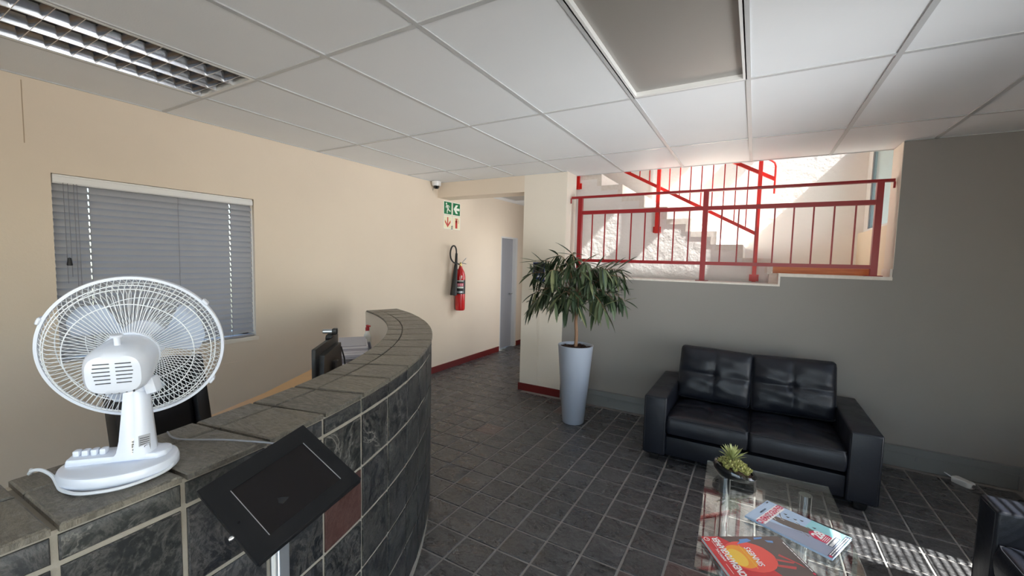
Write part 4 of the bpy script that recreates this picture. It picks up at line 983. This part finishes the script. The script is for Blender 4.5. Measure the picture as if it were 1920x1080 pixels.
for bi, b in enumerate(branches):
    tip = b[-1]; m_ = 15
    for k in range(m_):
        f = .62 + .38 * (k + R3.random()) / m_; i = min(11, int(f * 12)); p = b[i].lerp(b[i + 1], f * 12 - i)
        out = V((tip.x, tip.y + .05, 0)); out = out.normalized() if out.length > .06 else V((cos(k), sin(k), 0))
        az = R3.uniform(-1.5, 1.5); o2 = M.Rotation(az, 3, 'Z') @ out
        up = R3.uniform(-1.9, -.3) if R3.random() < .78 else R3.uniform(-.2, .75)
        d = (o2 * R3.uniform(.5, 1.0) + V((0, 0, up))).normalized(); leaves.append((p, d, R3.uniform(.16, .235)))
def leaf_matrix(p, d, L):
    s = V((0, 0, 1)).cross(d); s = s.normalized() if s.length > .05 else V((1, 0, 0)); z = d.cross(s)
    return M(((d.x * L, s.x * L, z.x * L, p.x), (d.y * L, s.y * L, z.y * L, p.y), (d.z * L, s.z * L, z.z * L, p.z), (0, 0, 0, 1)))
R3.shuffle(leaves)
lb = B()
ok = []
for p, d, L in leaves:
    e = p + d * L
    if max(e.y, p.y) + 3.735 > 4.30: continue
    ok.append((p, d, L))
for k, (p, d, L) in enumerate(ok):
    mt = leaf_matrix(p, d, L)
    if k < 290:
        o = link('leaf', LM[k % 7], pp); o.matrix_local = mt
    else:
        t0 = len(lb.verts); lb.from_mesh(LM[k % 7]); lb.verts.ensure_lookup_table()
        for v_ in lb.verts[t0:]: v_.co = mt @ v_.co
if len(lb.verts): lo = obj('inner_leaves', lb, 'leaf', pp); lo['kind'] = 'stuff'
# ------------------------------------------------------------ railings
RY = YB + .10
rl = thing('landing_railing', 'red steel railing, darkened as backlit, across the stair opening above the sofa', 'railing', (-.435, RY, 1.388))
def rb(x0, x1, z0, z1, hy): return (x0 + .435, x1 + .435, -hy, hy, z0 - 1.388, z1 - 1.388)
P = (-1.70, -.435, .838)
for x, z in zip(P, (1.388, 1.388, 1.484)): obj('post', boxes(rb(x - .0225, x + .0225, z + .004, 2.245, .0225)), 'rail_red_backlit', rl, smooth=False)
for x, z in zip(P, (1.388, 1.388, 1.484)): obj('foot_plate', boxes(rb(x - .055, x + .055, z + .0005, z + .007, .04)), 'rail_red_backlit', rl, smooth=False)
bm = B(); bx(bm, *rb(-1.805, .925, 2.238, 2.262, .02), .003, 2); obj('top_rail', bm, 'rail_red_backlit', rl)
for s, x in ((1, -1.808), (-1, .918)):
    bm = B(); tube(bm, [(x + .435 + s * .03, 0, 2.246 - 1.388), (x + .435, 0, 2.246 - 1.388), (x + .435 - s * .006, 0, 2.236 - 1.388), (x + .435 - s * .006, 0, 2.19 - 1.388)], .008, 8); obj('wall_hook', bm, 'rail_red_backlit', rl)
obj('middle_rail', boxes(rb(-1.70, .838, 2.062, 2.100, .02)), 'rail_red_backlit', rl, smooth=False)
obj('bottom_rail', boxes(rb(-1.70, .838, 1.543, 1.575, .02)), 'rail_red_backlit', rl, smooth=False)
bar = mesh('baluster', boxes((-.006, .006, -.006, .006, 1.575 - 1.388, 2.062 - 1.388)), 'rail_red_backlit', False)
for a, b in ((P[0], P[1]), (P[1], P[2])):
    for k in range(1, 9): link('baluster', bar, rl, None, (a + (b - a) * k / 9 + .435, 0, 0))
# stair railing, bright red
SRY = 4.705
sr = thing('stair_railing', 'bright red sloping stair railing bolted to the side of the stairs', 'railing', (0, SRY, 1.37))
def lowz(x): return 1.853 - .5405 * x
def upz(x): return 2.437 - .5405 * (x + 0)
def sl_bar(name, x0, x1, zf, h, t):
    bm = B(); a = [(x0, zf(x0) - h / 2), (x1, zf(x1) - h / 2), (x1, zf(x1) + h / 2), (x0, zf(x0) + h / 2)]
    prism(bm, [(x, z - 1.37) for x, z in a], -t / 2 + .032, t / 2 + .032, M(((1, 0, 0, 0), (0, 0, 1, 0), (0, 1, 0, 0), (0, 0, 0, 1)))); return obj(name, bm, 'rail_red', sr, smooth=False)
sl_bar('lower_rail', -2.1, -.005, lowz, .036, .03); sl_bar('upper_rail', -2.1, .118, upz, .038, .03)
for x, z0 in ((-.935, 1.88), (.0, 1.40), (-1.85, 2.4)):
    z1 = upz(x) + .30; obj('post', boxes((x - .018, x + .018, -.014, .017, z0 - 1.37 - .01, z1 - 1.37)), 'rail_red', sr, smooth=False)
    bm = B(); bx(bm, x - .04, x + .04, .012, .026, z0 - 1.37 - .005, z0 - 1.37 + .06)
    for sx in (-.028, .028):
        for zz in (.01, .045): lathe(bm, [(0, 0), (.006, 0), (.006, .006), (0, .006)], 6, M.Translation((x + sx, .012, z0 - 1.37 + zz)) @ M.Rotation(pi / 2, 4, 'X'))
    obj('bracket', bm, 'rail_red', sr, smooth=False)
for k in range(17):
    x = -.1 - .1045 * k
    if min(abs(x + .935), abs(x + 1.85)) < .03: continue
    obj('baluster', boxes((x - .005, x + .005, .027, .037, lowz(x) + .016 - 1.37, upz(x) - .016 - 1.37)), 'rail_red', sr, smooth=False)
bm = B(); tube(bm, [(-2.1, .032, upz(-2.1) + .15 - 1.37), (.085, .032, upz(.085) + .155 - 1.37), (.112, .032, upz(.112) + .148 - 1.37), (.122, .032, upz(.122) + .12 - 1.37), (.122, .032, 2.235 - 1.37)], .009, 8); obj('grab_rail', bm, 'rail_red', sr)

# ------------------------------------------------------------ extinguisher on the left wall
ex_ = thing('fire_extinguisher', 'red fire extinguisher with black horn on the corridor wall', 'extinguisher', (XL + .085, 4.735, .815))
bm = B(); lathe(bm, [(0, .0), (.055, .0), (.066, .012), (.068, .03), (.068, .47), (.063, .51), (.05, .55), (.032, .585), (.024, .605), (.024, .62), (0, .62)], 36); obj('cylinder', bm, 'ext_red', ex_)
bm = B(); lathe(bm, [(.0692, .235), (.0692, .43)], 36, caps=False); obj('label_band', bm, 'ink_black', ex_)
E2 = ex_
def on_cyl(name, a0, a1, z0, z1, mat, r=.0698):
    bm = B(); n_ = 8; A = []
    for k in range(n_ + 1):
        a = a0 + (a1 - a0) * k / n_; A.append((bm.verts.new((r * cos(a), r * sin(a), z0)), bm.verts.new((r * cos(a), r * sin(a), z1))))
    for p, q in zip(A, A[1:]): bm.faces.new((p[0], q[0], q[1], p[1]))
    return obj(name, bm, mat, ex_)
fa = rad(-58)
for z0, z1, m in ((.412, .424, 'sticker_white'), (.345, .385, 'ink_pink'), (.315, .338, 'sticker_white'), (.25, .275, 'sticker_silver')): on_cyl('label_print', fa - .75, fa + .75, z0, z1, m)
for k in range(4): on_cyl('label_print', fa - .6 + .35 * k, fa - .45 + .35 * k, .35, .38, 'sticker_white', .0702)
mw = M.Translation((.0695 * cos(fa + .35), .0695 * sin(fa + .35), .47)) @ M(((-sin(fa + .35), 0, cos(fa + .35), 0), (cos(fa + .35), 0, sin(fa + .35), 0), (0, 1, 0, 0), (0, 0, 0, 1)))
put_text('number_print', '1', .055, 'sticker_white', ex_, mw, .003)
bm = B(); lathe(bm, [(0, .62), (.016, .62), (.018, .63), (.018, .66), (.012, .675), (0, .675)], 18); tube(bm, [(0, -.035, .648), (0, .02, .648)], .011, 10); obj('valve', bm, 'brass', ex_)
for za, zb in ((.68, .735), (.665, .655)):
    bm = B(); tube(bm, smooth_pts([(0, -.005, .66), (0, .045, za), (0, .125, zb)], 4), .006, 6); obj('lever', bm, 'aluminium', ex_)
bm = B(); hpts = [(.0, -.035, .648), (.0, -.075, .66), (.0, -.15, .67), (.0, -.215, .72), (.0, -.235, .80), (.0, -.205, .88), (.0, -.15, .90), (.0, -.11, .86), (.0, -.10, .78), (.0, -.105, .68)]
tube(bm, smooth_pts(hpts, 5), .0105, 8); obj('hose', bm, 'rubber', ex_)
bm = B(); tube(bm, [(.0, -.10, .80), (.0, -.105, .66), (.0, -.112, .60), (.0, -.13, .45), (.0, -.152, .25), (.0, -.155, .22)], [.016, .02, .026, .034, .046, .047], 18); obj('horn', bm, 'rubber', ex_)
bm = B(); bx(bm, -.084, -.06, -.03, .03, .3, .36); bx(bm, -.084, -.02, -.012, .012, .56, .58); obj('wall_bracket', bm, 'black_plastic', ex_, smooth=False)

# ------------------------------------------------------------ safety signs on the left wall
def wall_sign(name, label, y0, y1, z0, z1, base, edge, x=XL, cat='sign', grp=None):
    t = thing(name, label, cat, (x + .001, (y0 + y1) / 2, (z0 + z1) / 2), pi / 2, grp)      # local x = along +y, local y(depth) = -x
    w, h = y1 - y0, z1 - z0
    obj('plate', boxes((-w / 2, w / 2, -.003, 0, -h / 2, h / 2)), edge, t, smooth=False)
    obj('panel', boxes((-w / 2 + .008, w / 2 - .008, -.0038, -.003, -h / 2 + .008, h / 2 - .008)), base, t, smooth=False); return t, w, h
def sflat(name, polys, mat, parent, d=-.0044):
    bm = B()
    for p in polys:
        f = bm.faces.new([bm.verts.new((x, d, z)) for x, z in p])
    me = bpy.data.meshes.new(name); bm.to_mesh(me); bm.free(); me.materials.append(MATS[mat]); return link(name, me, parent)
def limb(a, b, w0, w1):
    a, b = V(a), V(b); d = (b - a).normalized(); s = V((-d.y, d.x)); return [tuple(a + s * w0), tuple(a - s * w0), tuple(b - s * w1), tuple(b + s * w1)]
sy = (4.448, 4.622, 4.638, 4.812); sz = (2.135, 2.315, 1.945, 2.12)
s1, w, h = wall_sign('exit_sign', 'green sign with white running figure above the extinguisher', sy[0], sy[1], sz[0], sz[1], 'sign_green', 'sign_white')
sflat('figure', [ellipse(-.033, .055, .014, .015, 20), limb((-.022, .036), (.008, -.012), .014, .013), limb((-.024, .034), (-.045, .012), .007, .006), limb((-.045, .012), (-.03, -.002), .006, .006), limb((-.01, .034), (.022, .03), .007, .006), limb((.022, .03), (.034, .01), .006, .006),
    limb((.004, -.01), (.032, -.034), .010, .008), limb((.032, -.034), (.06, -.036), .008, .007), limb((.0, -.01), (-.014, -.042), .010, .008), limb((-.014, -.042), (-.012, -.07), .008, .007)], 'sign_white', s1)
s2, w, h = wall_sign('direction_sign', 'green sign with white left arrow beside the running figure sign', sy[2], sy[3], sz[0], sz[1], 'sign_green', 'sign_white')
sflat('arrow', [[(-.065, 0), (-.015, .06), (.035, .06), (-.005, .014), (-.005, -.014), (.035, -.06), (-.015, -.06)], rect(-.006, .068, -.017, .017)], 'sign_white', s2)
s3, w, h = wall_sign('arrow_sign', 'cream sign with red down arrow below the running figure sign', sy[0], sy[1], sz[2], sz[3], 'sign_glow', 'sign_white')
sflat('arrow', [rect(-.011, .011, -.03, .07), [(0, -.068), (-.06, -.0), (-.06, .034), (0, -.035)], [(0, -.068), (.0, -.035), (.06, .034), (.06, 0)]], 'sign_red', s3)
s4, w, h = wall_sign('extinguisher_sign', 'cream sign with red extinguisher symbol below the left arrow sign', sy[2], sy[3], sz[2], sz[3], 'sign_glow', 'sign_white')
sflat('symbol', [rect(-.024, .024, -.07, .03), ellipse(0, .03, .024, .018, 20), rect(-.008, .008, .04, .062), limb((-.03, .06), (.03, .062), .005, .005), limb((.03, .06), (.05, .03), .004, .004), limb((.05, .03), (.046, -.002), .004, .004)], 'sign_red', s4)
tg, w, h = wall_sign('number_tag', 'tiny dark numbered tag between the two cream signs', 4.612, 4.648, 1.935, 1.995, 'ink_black', 'sign_white')
t_ = M(((1, 0, 0, 0), (0, 0, -1, -.0046), (0, 1, 0, 0), (0, 0, 0, 1))); put_text('number_print', '6', .04, 'sign_white', tg, t_, .0008)
# blue sign on the column
bs = thing('notice_sign', 'small blue notice on the cream column behind the leaves', 'sign', (-2.143, YB - .001, 1.415))
obj('plate', boxes((-.074, .074, -.004, 0, -.108, .108)), 'sign_blue', bs, smooth=False)
obj('panel', boxes((-.064, .064, -.005, -.004, -.02, .098)), 'ink_black', bs, smooth=False)
obj('pale_strip', boxes((-.05, .05, -.005, -.004, -.062, -.042)), 'paper_grey', bs, smooth=False)

# dome camera
dc = thing('security_camera', 'small white dome camera on the ceiling by the left wall', 'camera', (-3.585, 4.215, H - .003))
bm = B(); lathe(bm, [(0, 0), (.058, 0), (.06, -.006), (.058, -.045), (.05, -.058), (0, -.058)], 32); obj('body', bm, 'white_trim', dc)
bm = B(); lathe(bm, [(.04, -.0575), (.036, -.078), (.022, -.094), (0, -.098)], 28, caps=False); obj('dome', bm, 'gloss_black', dc)
bm = B(); tube(bm, [(-.03, .0, -.05), (-.05, 0, -.075), (-.058, .0, -.11)], .003, 6); obj('cable', bm, 'cord_grey', dc)

# ------------------------------------------------------------ venetian blinds
def blind(name, label, loc, rz, width, height, pitch, sw, tilt, mat, holes=True, cords=True):
    """local x along the blind, z down from 0, room side is -y"""
    t = thing(name, label, 'blind', loc, rz)
    bm = B(); bx(bm, -width / 2, width / 2, -.03, .03, -.055, 0, .004); bx(bm, -width / 2, width / 2, -.036, -.03, -.05, -.012, .003); obj('head_rail', bm, 'white_trim', t)
    n = int((height - .085) / pitch); hx = [(-.5 + .14) * width, 0 if False else .355 * width]
    def slat():
        bm = B(); xs_ = [-width / 2 + .002]
        for x in hx: xs_ += [x - .003, x + .003]
        xs_ += [width / 2 - .002]; q = M.Rotation(tilt, 3, 'X'); ws = [-sw / 2, -sw * .28, 0, sw * .28, sw / 2]; G = []
        for x in xs_: G.append([bm.verts.new(q @ V((x, y, .0055 * (1 - (2 * y / sw) ** 2)))) for y in ws])
        for i in range(len(xs_) - 1):
            for j in range(4):
                if holes and i in (1, 3) and j in (1, 2): continue
                bm.faces.new((G[i][j], G[i][j + 1], G[i + 1][j + 1], G[i + 1][j]))
        return mesh('slat', bm, mat, True, 60)
    sm = slat()
    for k in range(n): link('slat', sm, t, None, (0, 0, -.075 - pitch * k), (random.uniform(-.02, .02), 0, 0))
    zb = -.075 - pitch * n
    bm = B(); bx(bm, -width / 2 + .002, width / 2 - .002, -.022, .022, zb - .012, zb + .006, .004); obj('bottom_rail', bm, mat, t)
    for x in hx + ([.05 * width] if cords else []):
        bm = B(); off = sw * .5 * abs(cos(tilt)) + .004
        tube(bm, [(x, -off - .002, -.05), (x, -off - .002, zb)], .0012, 5); tube(bm, [(x, off, -.05), (x, off, zb)], .0012, 5); obj('ladder_cord', bm, 'cord_grey', t)
    return t, zb
lb_, zb = blind('venetian_blind', 'closed grey venetian blind in the left wall window', (XL - .035, 1.394, 1.998), pi / 2, 1.155, 1.148, .0425, .05, rad(64), 'blind_grey')
for x, l in ((-.535, .66), (-.515, .62), (-.49, 1.0), (-.475, .95)):
    bm = B(); tube(bm, [(x, -.04, -.05), (x + .003, -.042, -l)], .0016, 5); obj('lift_cord', bm, 'cord_grey', lb_)
bm = B(); lathe(bm, [(0, 0), (.008, -.004), (.014, -.045), (.012, -.05), (0, -.05)], 14, M.Translation((-.523, -.042, -.50))); obj('tassel', bm, 'black_plastic', lb_)
bm = B(); tube(bm, [(.565, -.035, -.05), (.567, -.037, -.6), (.565, -.035, -1.1)], .0025, 5); obj('bead_cord', bm, 'white_trim', lb_)
rbl, zb = blind('venetian_blind', 'open grey venetian blind in the sunlit right wall window', (XR + .07, 2.275, 2.298), -pi / 2, 1.54, 1.99, .0425, .05, rad(33), 'blind_grey', False, True)

# ------------------------------------------------------------ fluorescent louvre fitting
fl = thing('louvre_light', 'square recessed ceiling light with mirrored louvre cells', 'light', (-2.783, .775, H))
bm = B()
for b in ((-.294, -.276, -.594, .594), (.276, .294, -.594, .594), (-.276, .276, -.594, -.576), (-.276, .276, .576, .594)): bx(bm, *b, -.003, .03)
obj('frame', bm, 'white_metal', fl, smooth=False)
obj('housing', boxes((-.29, .29, -.59, .59, .09, .10), (-.29, -.285, -.59, .59, .0, .09), (.285, .29, -.59, .59, 0, .09), (-.29, .29, -.59, -.585, 0, .09), (-.29, .29, .585, .59, 0, .09)), 'dark_housing', fl, smooth=False)
cw = .552 / 3
for k in range(4):
    x = -.276 + cw * k; bm = B(); L = []
    for z, w in ((0, .003), (.012, .006), (.028, .014), (.048, .028)):
        L.append([bm.verts.new((x + s * w, y, z)) for s, y in ((-1, -.576), (1, -.576), (1, .576), (-1, .576))])
    for a, b in zip(L, L[1:]):
        for i in range(4): bm.faces.new((a[i], a[(i + 1) % 4], b[(i + 1) % 4], b[i]))
    bm.faces.new(L[0][::-1]); bm.faces.new(L[-1]); obj('reflector_rib', bm, 'louvre_metal', fl, ang=70)
bm = B()
L = []
for z, w in ((.001, .0015), (.012, .004), (.03, .009), (.044, .015)):
    sgn = cw / 2 - .004 - max(0, (z - .01)) * .55
    L.append([bm.verts.new((sx * sgn, w * sy_, z)) for sx, sy_ in ((-1, -1), (1, -1), (1, 1), (-1, 1))])
for a, b in zip(L, L[1:]):
    for i in range(4): bm.faces.new((a[i], a[(i + 1) % 4], b[(i + 1) % 4], b[i]))
bm.faces.new(L[0][::-1]); bm.faces.new(L[-1]); xb = mesh('cross_blade', bm, 'louvre_metal', True, 70)
for k in range(3):
    for j in range(13): link('cross_blade', xb, fl, None, (-.276 + cw * (k + .5), -.576 + .0886 * (j + .5) + .0, 0))
    bm = B(); tube(bm, [(-.276 + cw * (k + .5), -.57, .07), (-.276 + cw * (k + .5), .57, .07)], .012, 12); obj('lamp_tube', bm, 'paper', fl)
# flat diffuser panel fitting
df = thing('panel_light', 'square recessed ceiling light with a plain unlit diffuser', 'light', (-.383, 1.975, H))
bm = B()
for b in ((-.294, -.276, -.594, .594), (.276, .294, -.594, .594), (-.276, .276, -.594, -.576), (-.276, .276, .576, .594)): bx(bm, *b, -.002, .034)
obj('frame', bm, 'white_metal', df, smooth=False)
bm = B(); bmesh.ops.create_grid(bm, x_segments=10, y_segments=18, size=1)
for v in bm.verts:
    x, y = v.co.x, v.co.y; v.co = (x * .277, y * .577, .026 - .012 * (1 - x * x) * (1 - y ** 4))
bmesh.ops.solidify(bm, geom=bm.faces[:], thickness=.003); obj('diffuser', bm, 'diffuser', df, ang=80)
bm = B(); bx(bm, -.29, .29, -.59, .59, .036, .05); obj('back_pan', bm, 'white_metal', df, smooth=False)

# white plug adapter on the floor
ad = thing('plug_adapter', 'white plug adapter lying on the floor beside the grey skirting', 'adapter', (1.395, 4.185, .001), rad(-52))
bm = B(); prism(bm, [(-.06, -.02), (-.05, -.03), (.04, -.03), (.062, -.018), (.062, .018), (.04, .03), (-.05, .03), (-.06, .02)], 0, .04); bmesh.ops.bevel(bm, geom=bm.edges[:], offset=.003, segments=1, affect='EDGES'); obj('body', bm, 'white_trim', ad)
bm = B(); lathe(bm, [(0, 0), (.013, 0), (.013, .002), (.009, .002), (.009, .0005), (0, .0005)], 18, M.Translation((.062, 0, .02)) @ M.Rotation(pi / 2, 4, 'Y')); obj('socket_ring', bm, 'cord_grey', ad)
bm = B(); tube(bm, [(-.06, 0, .02), (-.1, .0, .03), (-.125, .01, .03)], .004, 6); obj('lead', bm, 'cable_white', ad)
